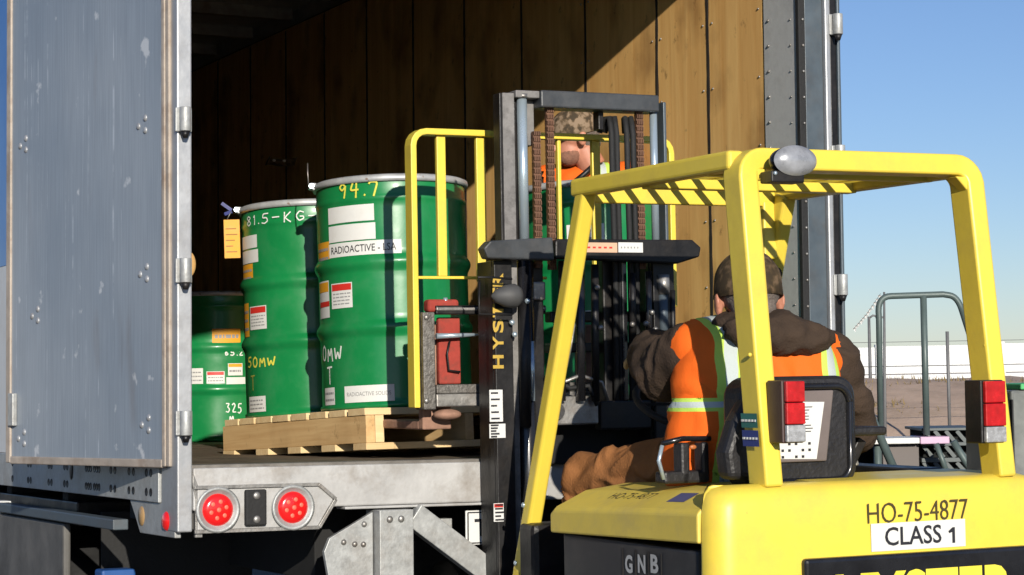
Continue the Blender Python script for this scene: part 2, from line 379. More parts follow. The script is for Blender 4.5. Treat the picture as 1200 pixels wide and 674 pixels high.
# white wall, panels and posts
wl = thing('perimeter_wall', 'long white wall beyond the earth bank, behind the wire fence', 'wall', T(20, 70, 0))
for k in range(14):
    x0 = -28 + k * 4.0
    box('wall_panel', (x0 + .02, 0, 0), (x0 + 3.98, .18, 1.3), whitep, wl, 0.01)
    box('wall_panel', (x0 + .02, 0.03, 1.33), (x0 + 3.98, .17, 2.30 + (k - 7) * .03), whitep, wl, 0.01)
    box('wall_post', (x0 - .12, -.06, 0), (x0 + .12, .24, 2.36 + (k - 7) * .03), whitep, wl, 0.01)
# chain link fence
fn = thing('chain_link_fence', 'tall wire fence with thin steel posts in front of the white wall', 'fence', T(13, 44, 0))
gz = mat('fence_steel', (0.16, 0.16, 0.16), 0.6, 0.2); FX = P(1111, 430, 44).x - 13
for k in range(12):
    MB().tube([(FX + (k - 4) * 7.5, 0, 0), (FX + (k - 4) * 7.5, 0, 2.25)], .035, 8).build('fence_post', gz, fn)
MB().tube([(-7, 0, 2.05), (26, 0, 2.05)], .006, 6).build('top_rail', gz, fn)
MB().tube([(-7, 0, 1.55), (26, 0, 1.55)], .010, 6).build('tension_wire', gz, fn)
mesh_ = MB()
for k in range(170):
    x = -7 + k * .19
    for sgn in (1, -1):
        mesh_.add([(x, 0, .05), (x + .0022, 0, .05), (x + .0014 + sgn * 2.0, 0, 2.04), (x + sgn * 2.0, 0, 2.04)], [(0, 1, 2, 3)])
o = mesh_.build('wire_mesh', gz, fn); o['kind'] = 'stuff'
# lamp pole and string of small white flags
lp = thing('lamp_post', 'thin street lamp standing far off between trailer and handrail', 'street lamp', T(P(1019, 405, 62).x, 62, 0))
zt = P(1019, 371, 62).z
MB().tube([(0, 0, 0), (0, 0, zt)], [.06, .04], 10).build('pole', gz, lp)
MB().tube([(-.0, 0, zt - .05), (.12, 0, zt + .03), (.25, 0, zt)], .03, 8).build('lamp_arm', gz, lp)
MB().box((.2, -.1, zt - .06), (.42, .1, zt)).build('lamp_head', gz, lp, bevel=.02)
fp = thing('pennant_string', 'slanting string of small white pennants above the far lamp post', 'pennants', T(P(1003, 382, 30).x, 30, 0))
pa = P(1000, 386, 30); pb = P(1032, 344, 30)
cord = MB(); cord.tube([pa, pa.lerp(pb, .5) + Vector((0, 0, -.03)), pb], .004, 5); cord.build('cord', gz, fp, world=True)
pdata = None
for k in range(12):
    t = (k + .5) / 12; p = pa.lerp(pb, t) + Vector((0, 0, -.03 * math.sin(PI * t)))
    mb = MB().add([p + Vector((-.03, 0, 0)), p + Vector((.03, 0, 0)), p + Vector((random.uniform(-.02, .02), .03, -.06)), p + Vector((0, .03, -.01))], [(0, 1, 3), (1, 2, 3), (0, 3, 2)])
    mb.build('pennant', whitep, fp, world=True)
MB().tube([(pb.x, 30, 0), (pb.x + .05, 30, pb.z + .02)], [.03, .015], 8).build('pole', gz, fp, world=True)

# ================================================================== TRAILER
th = R(27)
ex = Vector((math.cos(th), math.sin(th), -0.0135)).normalized()
ey = Vector((-math.sin(th), math.cos(th), -0.0105)); ey = (ey - ex * ey.dot(ex)).normalized(); ez = ex.cross(ey)
TM = Matrix((ex, ey, ez)).transposed().to_4x4(); TM.translation = P(224, 545, 7.0)
tr = thing('semi_trailer', 'open box trailer with plywood lining, backed up with its left rear door swung out', 'trailer', TM)
WI = 2.43; LN = 12.5; ZH = 2.15; ZR = 2.52
# floor planks: individual where they show
for k in range(14):
    x0 = .003 + k * (WI - .006) / 14
    box('floor_plank', (x0 + .0015, .10, -.035), (x0 + (WI - .006) / 14 - .0015, LN, -.002 + random.uniform(-.002, .001)), floorwood, tr, 0.002)
box('sill_plate', (0.0, -.005, -.05), (WI, .098, 0.0), mat('sill_steel', (0.20, 0.185, 0.165), 0.6, 0.3, 0.2, 9, 0.2, 30, dirt=(0.09, 0.07, 0.05), da=0.7, ds=7), tr, 0.003)
box('subfloor', (-.03, .05, -.12), (WI + .1, LN, -.051), darkfloor, tr, 0)
# right wall: individual plywood panels with gap shade painted between them
seams = [.24, .651, 1.057, 1.686, 2.318, 2.948]
while seams[-1] < LN - .7: seams.append(seams[-1] + .63)
def wavy_panel(y0, y1, z0, z1, x0, x1, sd):
    mb = MB(); n = 36; pts = []
    e = lambda z, s: .004 * noise.noise(Vector((z * 5, s, 2))) + .0035 * noise.noise(Vector((z * 17, s, 5)))
    for i in range(n + 1):
        z = z0 + (z1 - z0) * i / n
        for x in (x0, x1):
            mb.v.append(Vector((x, y0 + .009 + e(z, sd)*1.5, z))); mb.v.append(Vector((x, y1 - .009 + e(z, sd + 1)*1.5, z)))
    for i in range(n):
        a = i * 4; b_ = a + 4
        mb.f += [(a, a + 1, b_ + 1, b_), (a + 2, b_ + 2, b_ + 3, a + 3), (a, b_, b_ + 2, a + 2), (a + 1, a + 3, b_ + 3, b_ + 1)]; mb.sm += [False] * 4
    mb.f += [(0, 2, 3, 1), (n * 4, n * 4 + 1, n * 4 + 3, n * 4 + 2)]; mb.sm += [False] * 2
    return mb
for i, (a, b_) in enumerate(zip(seams, seams[1:])):
    wavy_panel(a, b_, .0, ZR - .01, WI, WI + .004, i * 3.7).build('plywood_panel', ply, tr)
gapm = mat('painted_gap_shade', (.022, .016, .012), .9, 0, .3, 20)  # near-black strip colour stands for the shade in open gaps between panels
for i, a in enumerate(seams[1:13]):
    mb = MB(); n_ = 70
    for k in range(n_ + 1):
        z = (ZR - .02) * k / n_; c_ = a + .005 * noise.noise(Vector((z * 3, i * 5.1, 1))); w_ = .0085 + .004 * noise.noise(Vector((z * 16, i * 3.3, 7)))
        for x_, y_ in ((WI - .002, c_ - w_), (WI - .002, c_ + w_), (WI + .005, c_ + w_), (WI + .005, c_ - w_)): mb.v.append(Vector((x_, y_, z)))
    for k in range(n_):
        for j in range(4): mb.f.append((k * 4 + j, k * 4 + (j + 1) % 4, k * 4 + 4 + (j + 1) % 4, k * 4 + 4 + j)); mb.sm.append(False)
    mb.build('gap_shade_strip', gapm, tr)
box('wall_backing', (WI + .006, .24, -.1), (WI + .03, LN, ZR), darkfloor, tr, 0)
box('side_wall', (WI + .031, .16, -.12), (WI + .09, LN, ZR + .1), alu, tr, 0)
rv = MB()
for a in seams[:4]:
    for k in range(9):
        for d in (-.035, .035):
            rv.ell((WI - .001, a + d if a > .3 else a + .035, .12 + k * .27), .005, 8, 5)
rv.build('panel_screws', steel, tr)['kind'] = 'stuff'
# left wall, roof, nose
box('lining', (-.02, .24, 0), (-.005, LN, ZR - .01), ply, tr, 0)
sidepaint = bpy.data.materials.new('trailer_side_paint')
def side_wall():
    blue = mat('blue_side_paint', (0.02, 0.13, 0.42), 0.35, 0.0, 0.08, 2, coat=.3)
    box('side_wall', (-.052, .16, -.12 + .13), (-.021, LN, .80), whitep, tr, 0)
    box('side_wall', (-.052, .16, .802), (-.021, LN, ZR + .1), blue, tr, 0)
side_wall()
box('roof', (-.05, .0, ZR + .101), (WI + .09, LN, ZR + .14), alu, tr, 0)
for k in range(16):
    box('roof_bow', (0, .45 + k * .7, ZR + .03), (WI, .50 + k * .7, ZR + .10), steel, tr, 0)
box('front_wall', (-.05, LN, -.12), (WI + .09, LN + .05, ZR + .1), ply, tr, 0)
box('rear_header', (-.052, -.02, ZH), (WI + .17, .22, ZR + .16), alu, tr, 0.01)
# right rear post, seen from inside the opening
box('jamb_plate', (WI - .004, .012, 0), (WI + .02, .236, ZR), silverpost, tr, 0.002)
box('door_seal', (WI - .010, -.012, 0), (WI + .02, .010, ZR), rubber, tr, 0.003)
box('rear_post', (WI + .021, -.006, -.15), (WI + .105, .155, ZR), bluegrey, tr, 0.004)
box('post_trim', (WI + .106, -.022, -.15), (WI + .130, .12, ZR), alu, tr, 0.005)
box('hinge_channel', (WI + .131, -.012, -.15), (WI + .165, .12, ZR), black, tr, 0.006)
box('post_edge', (WI + .166, -.018, -.15), (WI + .180, .15, ZR), bluegrey, tr, 0.004)
rv = MB()
for k in range(24): rv.ell((WI - .006, .20, .08 + k * .1), .006, 8, 5); rv.ell((WI + .008, -.014, .05 + k * .1), .006, 8, 5); rv.ell((WI - .006, .05, .06 + k * .1), .004, 8, 5)
rv.build('rivets', steel, tr)['kind'] = 'stuff'
# left rear post
box('rear_post', (-.052, -.016, -.218), (-.001, .155, ZR), alu, tr, 0.005)
MB().prism([(-.003, -.02), (.012, -.06), (.030, -.10), (.030, -.236), (.006, -.236), (.006, -.11), (-.003, -.06)], -.026, -.008).build('post_foot', steel, tr, bevel=.002)
def hinge(x, z, sc=1.0):
    h = MB().tube([(x, -.045, z - .035), (x, -.045, z + .045)], .019, 16).build('hinge', galv, tr, bevel=.002)
    MB().tube([(x, -.045, z - .058), (x, -.045, z - .035)], [.008, .016], 12).build('hinge_pin', black, h)
    MB().box((x - .028, -.030, z - .035), (x + .028, -.0165, z + .045)).build('hinge_plate', galv, h, bevel=.003)
    return h
for z in (.132, .630, 1.127): hinge(-.033, z)
for z in (.132, .628, 1.124, 1.632, 2.10): hinge(WI + .150, z)
# tan tag on the inner post
MB().ell((.03, .12, .667), (.028, .01, .045), 16, 10).build('inspection_tag', mat('tan_tag', (0.62, 0.36, 0.12), 0.6), tr)
# rear sill beam with tail light recess
beamm = mat('sill_paint', (0.47, 0.465, 0.45), 0.55, 0.2, 0.14, 6, 0.15, 40, dirt=(0.24, 0.20, 0.16), da=0.75, ds=5)
box('rear_sill', (-.000, -.022, -.150), (WI + .02, .06, -.010), beamm, tr, 0.006)
box('sill_lip', (0.53, -.032, -.160), (1.20, .05, -.151), beamm, tr, 0.003)
pl = [(.012, -.078), (.432, -.078), (.488, -.124), (.432, -.212), (.012, -.212)]
MB().prism(pl, -.030, .03).build('light_housing', beamm, tr, bevel=.003)
def edge(pts, r, name, mt):
    mb = MB()
    for a, b_ in zip(pts, pts[1:]): mb.beam(a, b_, r, r, (0, 1, 0))
    return mb.build(name, mt, tr, bevel=.001)
edge([(.000, -.034, -.073), (.434, -.034, -.073), (.495, -.034, -.124), (.434, -.034, -.217), (.000, -.034, -.217)], .011, 'housing_rim', steel)
box('bumper_block', (.170, -.052, -.203), (.244, -.031, -.084), rubber, tr, 0.006)
for z in (-.104, -.182): MB().ell((.207, -.054, z), (.013, .006, .013), 14, 8).build('bumper_bolt', steel, tr)
lens = bpy.data.materials.new('red_lens'); lens.use_nodes = True; b = lens.node_tree.nodes['Principled BSDF']
b.inputs['Base Color'].default_value = (0.55, 0.008, 0.008, 1); b.inputs['Roughness'].default_value = 0.2; b.inputs['Coat Weight'].default_value = .6
b.inputs['Emission Color'].default_value = (1, 0.03, 0.03, 1); b.inputs['Emission Strength'].default_value = 0.25
glow = bpy.data.materials.new('red_led'); glow.use_nodes = True; b = glow.node_tree.nodes['Principled BSDF']
b.inputs['Base Color'].default_value = (0.8, 0.10, 0.06, 1); b.inputs['Emission Color'].default_value = (1, 0.13, 0.08, 1); b.inputs['Emission Strength'].default_value = 0.7
for x in (.078, .340):
    t = MB().lathe([(.0, -.006), (.068, -.006), (.074, -.010), (.076, -.016), (.066, -.020), (.064, -.012), (0, -.012)], 36, (x, -.026, -.147), 'y').build('tail_light', galv, tr)
    t['label'] = 'round red tail light nearest the left post' if x < .2 else 'round red tail light at the pointed end of its housing'
    MB().lathe([(0, -.020), (.035, -.019), (.050, -.014), (.054, -.006)], 36, (x, -.030, -.147), 'y').build('lens', lens, t)
    for q in range(6):
        a = q * PI / 3 + .3; MB().ell((x + .027 * math.cos(a), -.048, -.147 + .027 * math.sin(a)), (.008, .003, .008), 10, 6).build('light_emitter', glow, t)
    MB().ell((x, -.050, -.147), (.008, .003, .008), 10, 6).build('light_emitter', glow, t)
# side rail with punched holes
rail = box('side_rail', (-.058, .17, -.128), (-.026, LN, .008), galv, tr, 0.003)
hb = MB(); yy = .25
for k, d in enumerate([.0, .05, .20, .25, .42, .47, .62, .65, .68, .73, .76, .79, 1.05, 1.09, 1.28, 1.32, 1.60, 1.64, 1.9, 2.15, 2.19, 2.5, 2.8, 3.1, 3.4]):
    for z in (-.03, -.095):
        y = yy + d
        hb.lathe([(0, -.0005), (.011, -.0005), (.013, -.0015), (.015, .001)], 12, (-.0585, y, z), 'x')
hb.build('rail_holes', black, rail)['kind'] = 'stuff'
hb = MB().ell((-.060, 1.24, -.04), (.003, .022, .038), 12, 8); hb.build('rail_slot', black, rail)
br = MB().prism([(.02, -.129), (.52, -.129), (.46, -.18), (.40, -.238), (.02, -.238)], -.050, -.028, 'x').build('light_bracket', galv, tr, bevel=.003)
MB().lathe([(0, -.014), (.022, -.012), (.030, -.006), (.033, .0)], 20, (-.050, .10, -.185), 'x').build('marker_light', lens, br)
MB().lathe([(0, -.006), (.030, -.004), (.034, .0)], 20, (-.050, .38, -.180), 'x').build('marker_light', mat('amber_lens', (0.45, 0.28, 0.12), 0.4), br)
MB().box((-.056, 2.18, .02), (-.050, 2.27, .075)).build('side_reflector', mat('reflector_red', (0.6, 0.03, 0.02), .3), tr, bevel=.002)
# under ride guard brackets
def bracket():
    o = MB().box((.640, -.070, -.62), (.765, .05, -.165)).build('guard_post', galv, tr, bevel=.003)
    MB().prism([(.636, -.172), (.560, -.212), (.478, -.255), (.458, -.300), (.495, -.50), (.55, -.62), (.636, -.62)], -.02, .0).build('guard_gusset', galv, o, bevel=.002)
    MB().beam((.775, -.035, -.185), (1.19, -.035, -.485), .05, .085, (0, 0, 1)).build('guard_brace', galv, o, bevel=.003)
    for x, z in ((.676, -.196), (.718, -.196)): MB().ell((x, -.072, z), (.012, .008, .012), 12, 8).build('bolt', steel, o)
    for x, z in ((.603, -.212), (.528, -.270), (.568, -.278), (.600, -.280)): MB().ell((x, -.022, z), (.010, .008, .010), 12, 8).build('bolt', steel, o)
bracket()
MB().box((.1, -.07, -.75), (2.3, .03, -.64)).build('underride_bar', galv, tr, bevel=.006)
MB().box((.90, .10, -.250), (.99, .16, -.210)).build('bracket_tab', galv, tr, bevel=.002)
pt = MB().box((1.00, .01, -.300), (1.29, .016, -.180)).build('number_plate', white, tr, bevel=.003)
fr_ = MB()
for a, b_ in (((1.008, -.293), (1.282, -.293)), ((1.282, -.293), (1.282, -.187)), ((1.282, -.187), (1.008, -.187)), ((1.008, -.187), (1.008, -.293))):
    fr_.beam((a[0], .0085, a[1]), (b_[0], .0085, b_[1]), .004, .003, (0, 1, 0))
fr_.build('plate_border', inkm, pt)
put(text_mb('T4 71', .062, .02), Matrix.Translation((1.125, .0075, -.240))).build('lettering', inkm, pt)
# running gear in the dark below
for x in (.55, 1.75): MB().box((x, .3, -.42), (x + .12, LN, -.13)).build('chassis_rail', darkfloor, tr, bevel=.004)
for k in range(10): MB().box((0, .6 + k * .9, -.2), (WI + .05, .68 + k * .9, -.122)).build('cross_member', darkfloor, tr)
for y in (2.0, 3.25):
    MB().tube([(.0, y, -.72), (WI + .05, y, -.72)], .07, 14).build('axle', darkfloor, tr)
    for x in (.02, .36, 1.85, 2.19):
        wh = MB().lathe([(.22, -.13), (.30, -.14), (.44, -.13), (.485, -.10), (.49, 0), (.485, .10), (.44, .13), (.30, .14), (.22, .13)], 40, (x + .13, y, -.725), 'x').build('wheel', rubber, tr)
        MB().lathe([(0, -.06), (.10, -.06), (.13, -.02), (.20, -.05), (.235, -.12), (.235, .12), (.12, .05), (0, .05)], 30, (x + .13, y, -.725), 'x').build('rim', steel, wh)
for x in (.04, 1.8): MB().box((x, 1.18, -1.05), (x + .6, 1.19, -.20)).build('mud_flap', rubber, tr, bevel=.002)
box('tandem_frame', (-.02, 1.30, -.255), (.30, 4.3, -.165), black, tr, .006)
tb = box('mud_guard', (-.10, 1.20, -.70), (-.07, 2.28, -.24), mat('dirty_guard_plate', (.13, .125, .115), .7, .1, .3, 6, .1, 40, dirt=(.05, .045, .04), da=.8, ds=4), tr, .01)
MB().box((-.115, .50, -.232), (-.06, 2.25, -.195)).build('guard_flange', bluegrey, tr, bevel=.004)
MB().box((-.118, 2.20, -.250), (-.05, 2.32, -.19)).build('tab', whitep, tr, bevel=.004)
MB().tube([(-.03, 2.9, -.95), (-.08, 2.75, -.60), (-.10, 2.6, -.40)], .05, 12).build('air_line', bluegrey, tr)
MB().box((-.01, 1.0, -.46), (.12, 1.10, -.405)).build('glad_hand', mat('blue_plastic', (0.02, 0.09, 0.30), .5), tr, bevel=.01)

# ---- swung-out door
H = P(204.5, 547, 7.02)
dfar = P(12, 541, 7.92); dv = (dfar - H); dv.z = -0.010; dlen = Vector((dv.x, dv.y, 0)).length; da_ = math.atan2(dv.y, dv.x)
def door_mat():
    m = bpy.data.materials.new('scuffed_door_skin'); m.use_nodes = True; n = m.node_tree.nodes; l = m.node_tree.links; b = n['Principled BSDF']
    tc = n.new('ShaderNodeTexCoord')
    def nz(scale, st, det=6, dist=0.0):
        mp = n.new('ShaderNodeMapping'); mp.inputs['Scale'].default_value = st; l.new(tc.outputs['Object'], mp.inputs[0])
        t = n.new('ShaderNodeTexNoise'); t.inputs['Scale'].default_value = scale; t.inputs['Detail'].default_value = det; t.inputs['Distortion'].default_value = dist
        l.new(mp.outputs[0], t.inputs[0]); return t
    def ramp(src, p0, p1, c0, c1):
        r = n.new('ShaderNodeValToRGB'); l.new(src, r.inputs[0]); r.color_ramp.elements[0].position = p0; r.color_ramp.elements[1].position = p1
        r.color_ramp.elements[0].color = (*c0, 1); r.color_ramp.elements[1].color = (*c1, 1); return r
    base = ramp(nz(1.6, (1, 1, .6), 8).outputs[0], .3, .7, (0.21, 0.255, 0.31), (0.31, 0.35, 0.395))
    grain = ramp(nz(3, (60, 60, 1.2), 5).outputs[0], .35, .65, (.42, .42, .42), (.58, .58, .58))
    ov = n.new('ShaderNodeMixRGB'); ov.blend_type = 'OVERLAY'; ov.inputs[0].default_value = .5; l.new(base.outputs[0], ov.inputs[1]); l.new(grain.outputs[0], ov.inputs[2])
    sc = ramp(nz(1.0, (55, 55, .7), 4, .1).outputs[0], .625, .68, (0, 0, 0), (.5, .5, .5))
    brk = ramp(nz(5, (1, 1, 2), 8).outputs[0], .45, .60, (0, 0, 0), (1, 1, 1))
    mu = n.new('ShaderNodeMixRGB'); mu.blend_type = 'MULTIPLY'; mu.inputs[0].default_value = 1; l.new(sc.outputs[0], mu.inputs[1]); l.new(brk.outputs[0], mu.inputs[2])
    m1 = n.new('ShaderNodeMixRGB'); l.new(mu.outputs[0], m1.inputs[0]); l.new(ov.outputs[0], m1.inputs[1]); m1.inputs[2].default_value = (.55, .60, .66, 1)
    blot = ramp(nz(9, (1, 1, 1), 12).outputs[0], .655, .70, (0, 0, 0), (.6, .6, .6))
    m2 = n.new('ShaderNodeMixRGB'); l.new(blot.outputs[0], m2.inputs[0]); l.new(m1.outputs[0], m2.inputs[1]); m2.inputs[2].default_value = (.66, .68, .70, 1)
    rust = ramp(nz(2.6, (2.5, 2.5, .5), 9).outputs[0], .62, .74, (0, 0, 0), (.4, .4, .4))
    m3 = n.new('ShaderNodeMixRGB'); l.new(rust.outputs[0], m3.inputs[0]); l.new(m2.outputs[0], m3.inputs[1]); m3.inputs[2].default_value = (.17, .15, .14, 1)
    l.new(m3.outputs[0], b.inputs['Base Color']); b.inputs['Roughness'].default_value = .5; b.inputs['Metallic'].default_value = .15
    bp = n.new('ShaderNodeBump'); bp.inputs['Strength'].default_value = .25; bp.inputs['Distance'].default_value = .01
    l.new(nz(2.5, (1, 1, .5), 3).outputs[0], bp.inputs['Height']); l.new(bp.outputs[0], b.inputs['Normal'])
    return m
dx = Vector((dv.x, dv.y, dv.z)).normalized(); dz = ez; dy = dz.cross(dx).normalized(); dz = dx.cross(dy)
DM = Matrix((dx, dy, dz)).transposed().to_4x4(); DM.translation = H
DL = TM.inverted() @ DM
door = MB().box((.05, -.030, .022), (dlen - .035, .012, 2.50)).build('left_door', door_mat(), tr); door.matrix_parent_inverse = Matrix(); door.matrix_local = DL
# the side of the door that faces the camera: +dy points which way?
face = 1 if (DM.to_3x3() @ Vector((0, 1, 0))).dot(Vector((0, -1, 0))) > 0 else -1
door.data.name = 'door_skin'
trimm = mat('door_edge_trim', (0.42, 0.36, 0.30), 0.6, 0.2, 0.2, 8, 0.2, 40, dirt=(0.22, 0.14, 0.09), da=.7, ds=9)
yf = .020 * face if face > 0 else -.038
yb = -.036 if face > 0 else .018
for a, b_ in (((.0, 0), (.022, 2.5)), ((.028, 0), (.050, 2.5)), ((dlen - .035, 0), (dlen, 2.5)), ((.051, -.004), (dlen - .036, .024))):
    MB().box((a[0], yb, a[1]), (b_[0], yf, b_[1])).build('door_frame', trimm, door, bevel=.004)
MB().box((.0215, yb * .7, 0), (.0285, yf * .6, 2.5)).build('door_seal', rubber, door)
yk = .0125 if face > 0 else -.0305
def bolts(x, z):
    for ddx, ddz in ((0, .03), (-.0, -.012), (.045, .006)):
        MB().ell((x + ddx, yk, z + ddz), (.012, .006, .012), 12, 8).build('bolt_head', alu, door)
def door_pt(px, py):
    c = Vector((0, 0, EYE)); d = fw + rt * ((px - 600) / F) + up * ((337 - py) / F)
    n_ = DM.to_3x3() @ Vector((0, 1, 0)); q = c + d * ((H - c).dot(n_) / d.dot(n_)); return DM.inverted() @ q
for px, py in ((174, 149), (176, 323), (178, 500), (48, 372), (34, 172), (32, 516)):
    q = door_pt(px, py); bolts(q.x, q.z)
q = door_pt(21, 480); MB().box((q.x - .02, yk, q.z - .06), (q.x + .02, yk + .02 * face, q.z + .06)).build('door_holdback', galv, door, bevel=.004)

# ================================================================== PALLET
PN = P(430, 524, 7.80); pa_ = R(33)
pex = Vector((math.cos(pa_), math.sin(pa_), -.004)).normalized(); pey = Vector((-math.sin(pa_), math.cos(pa_), -.045)); pey = (pey - pex * pey.dot(pex)).normalized()
PM = Matrix((pex, pey, pex.cross(pey))).transposed().to_4x4(); PM.translation = PN
pal = thing('wooden_pallet', 'pale wooden pallet under the green drums at the edge of the trailer floor', 'pallet', PM)
PX, PY = 1.45, 1.22
for x in (0, .425, .92, PX - .04):
    MB().box((x, .002, .0155), (x + .038, PY - .002, .116)).build('stringer', pine_y, pal, bevel=.002)
bw = PY / 8
for k in range(8):
    y = k * bw; o = MB().box((0 - random.uniform(0, .006), y + (.006 if k else 0), .1165 + random.uniform(0, .001)), (PX, y + bw - .012 - random.uniform(0, .012), .1425)).build('deck_board', pine_x, pal, bevel=.002)
for y, wd in ((0, .10), (.24, .11), (.52, .11), (.80, .11), (1.11, .105)):
    MB().box((-.003, y - .001, -.010), (PX, y + wd, .015)).build('bottom_board', pine_x, pal, bevel=.002)
# end blocks that frame the fork opening
MB().box((.039, .001, .016), (.075, .06, .116)).build('lead_block', pine_x, pal, bevel=.002)

# ================================================================== DRUMS
STROKES = {
 '0': [[(.5, 1), (.15, .8), (.05, .45), (.25, .05), (.6, .02), (.85, .35), (.8, .8), (.5, 1)]],
 '1': [[(.2, .75), (.5, 1), (.45, 0)]], '.': [[(.4, .02), (.5, .08)]], '-': [[(.1, .5), (.85, .52)]],
 '2': [[(.1, .8), (.4, 1), (.75, .75), (.1, .05), (.85, .05)]],
 '3': [[(.1, .95), (.7, .95), (.35, .58), (.8, .35), (.5, .02), (.05, .12)]],
 '4': [[(.35, 1), (.05, .45), (.85, .48)], [(.7, .95), (.6, -.05)]],
 '5': [[(.85, 1), (.25, 1), (.15, .58), (.65, .6), (.8, .25), (.4, 0), (.05, .1)]],
 '7': [[(.05, .85), (.15, .98), (.85, .95), (.45, 0)]],
 '8': [[(.5, .55), (.15, .78), (.45, 1), (.8, .8), (.5, .55), (.12, .25), (.45, 0), (.85, .25), (.5, .55)]],
 '9': [[(.8, .75), (.45, 1), (.1, .75), (.4, .5), (.8, .8), (.6, 0)]],
 'K': [[(.2, 1), (.15, 0)], [(.8, 1), (.2, .45), (.8, 0)]],
 'G': [[(.85, .85), (.45, 1), (.08, .5), (.4, 0), (.85, .2), (.85, .45), (.5, .45)]],
 'M': [[(.05, 0), (.15, .9), (.45, .3), (.75, .95), (.9, 0)]],
 'W': [[(.05, .8), (.2, 0), (.5, .6), (.75, 0), (1, .9)]],
 'T': [[(.0, .95), (.9, .98)], [(.45, .97), (.45, 0)]], '6': [[(.7, 1), (.2, .5), (.3, 0), (.75, .2), (.6, .5), (.2, .4)]], ' ': []}
def wrap(q, r):        # q = (u along circumference, z) -> point; u=0 faces -Y
    a = q[0] / r; return Vector((math.sin(a) * r, -math.cos(a) * r, q[1]))
class Marks:
    def __init__(s, l): s.l = l
    def build(s, name, mt, parent):
        for m_ in s.l: m_.build('handwritten_mark', mt, parent)
def hand_mb(s, u0, z0, h, wch, r, th=.007, sl=.0):
    u = u0; out = []
    for i, ch in enumerate(s):
        cw = wch * (.5 if ch in '1.' else 1)
        jz = random.uniform(-.06, .06) * h
        mb = MB()
        for st in STROKES[ch]:
            pts = [(u + x * cw * .8, z0 + jz + y * h + sl * (u - u0)) for x, y in st]
            fine = []
            for a, b_ in zip(pts, pts[1:]):
                for k in range(5): t = k / 5; fine.append((a[0] + (b_[0] - a[0]) * t, a[1] + (b_[1] - a[1]) * t))
            fine.append(pts[-1])
            for it in range(2):
                fine = [fine[0]] + [((p[0] + 2 * q[0] + s_[0]) / 4, (p[1] + 2 * q[1] + s_[1]) / 4) for p, q, s_ in zip(fine, fine[1:], fine[2:])] + [fine[-1]]
            for k, (a, b_) in enumerate(zip(fine, fine[1:])):
                d = Vector((b_[0] - a[0], b_[1] - a[1])); 
                if d.length < 1e-6: continue
                d.normalize(); n_ = Vector((-d.y, d.x)) * th / 2; e = d * th * .25
                mb.add([wrap((a[0] + n_.x - e.x, a[1] + n_.y - e.y), r), wrap((b_[0] + n_.x + e.x, b_[1] + n_.y + e.y), r), wrap((b_[0] - n_.x + e.x, b_[1] - n_.y + e.y), r), wrap((a[0] - n_.x - e.x, a[1] - n_.y - e.y), r)], [(0, 1, 2, 3)])
        out.append(mb)
        u += cw
    return Marks(out)
def patch_mb(u0, u1, z0, z1, r, n=10):
    mb = MB()
    for i in range(n + 1):
        u = u0 + (u1 - u0) * i / n
        mb.v.append(wrap((u, z0), r)); mb.v.append(wrap((u, z1), r))
    for i in range(n): mb.f.append((2 * i, 2 * i + 2, 2 * i + 3, 2 * i + 1)); mb.sm.append(True)
    return mb
RD = .288
def drum(M, label, dark=False, gm_=None):
    t = thing('steel_drum', label, 'drum', M, 'green steel drums of radioactive waste in the trailer')
    Hh = .872; prof = [(0, .012), (RD - .02, .012), (RD - .004, .004), (RD + .006, .003), (RD + .006, .018), (RD, .022)]
    for zr in (.30, .545):
        for k in range(13):
            a = k / 12; z = zr - .035 + .07 * a; prof.append((RD + .013 * math.sin(a * PI) ** 1.5 - .002 * math.sin(a * 2 * PI) , z))
    for k in range(7):
        a = k / 6; prof.append((RD + .004 * math.sin(a * PI), .775 + .03 * a))
    pr2 = []
    for (r_a, z_a), (r_b, z_b) in zip(prof, prof[1:] + [(RD, .845)]):
        pr2.append((r_a, z_a)); m_ = int(abs(z_b - z_a) / .02)
        for k in range(1, m_): pr2.append((r_a + (r_b - r_a) * k / m_, z_a + (z_b - z_a) * k / m_))
    prof = pr2 + [(RD, .845), (RD, Hh - .012)]
    sd_ = random.uniform(0, 50); body = MB().lathe(prof, 96)
    dents = [(random.uniform(-PI, 0), random.choice((.16, .40, .42, .66, .70)) + random.uniform(-.04, .04), random.uniform(.03, .06), random.uniform(.002, .005)) for _ in range(7)]
    for v in body.v:
        if v.z < .03 or v.z > .84 or abs(v.x) + abs(v.y) < .1: continue
        n_ = Vector((v.x, v.y, 0)).normalized(); d_ = .0011 * noise.noise(v * 9 + Vector((sd_, 0, 0)))
        for a_, z_, w_, k_ in dents:
            q = ((math.cos(a_) * RD - v.x) ** 2 + (math.sin(a_) * RD - v.y) ** 2 + (z_ - v.z) ** 2) / w_ ** 2
            if q < 6: d_ -= .45 * k_ * math.exp(-q)
        v += n_ * d_
    body.build('drum_body', gm_ or green, t)
    MB().lathe([(RD - .004, Hh - .022), (RD + .010, Hh - .022), (RD + .014, Hh - .012), (RD + .012, Hh), (RD, Hh + .006), (RD - .012, Hh + .002), (RD - .018, Hh - .012)], 72).build('lock_ring', rimgrey, t)
    MB().lathe([(RD - .016, Hh - .01), (RD - .05, Hh - .014), (RD - .06, Hh - .006), (0, Hh - .004)], 60).build('lid', gm_ or green, t)
    return t
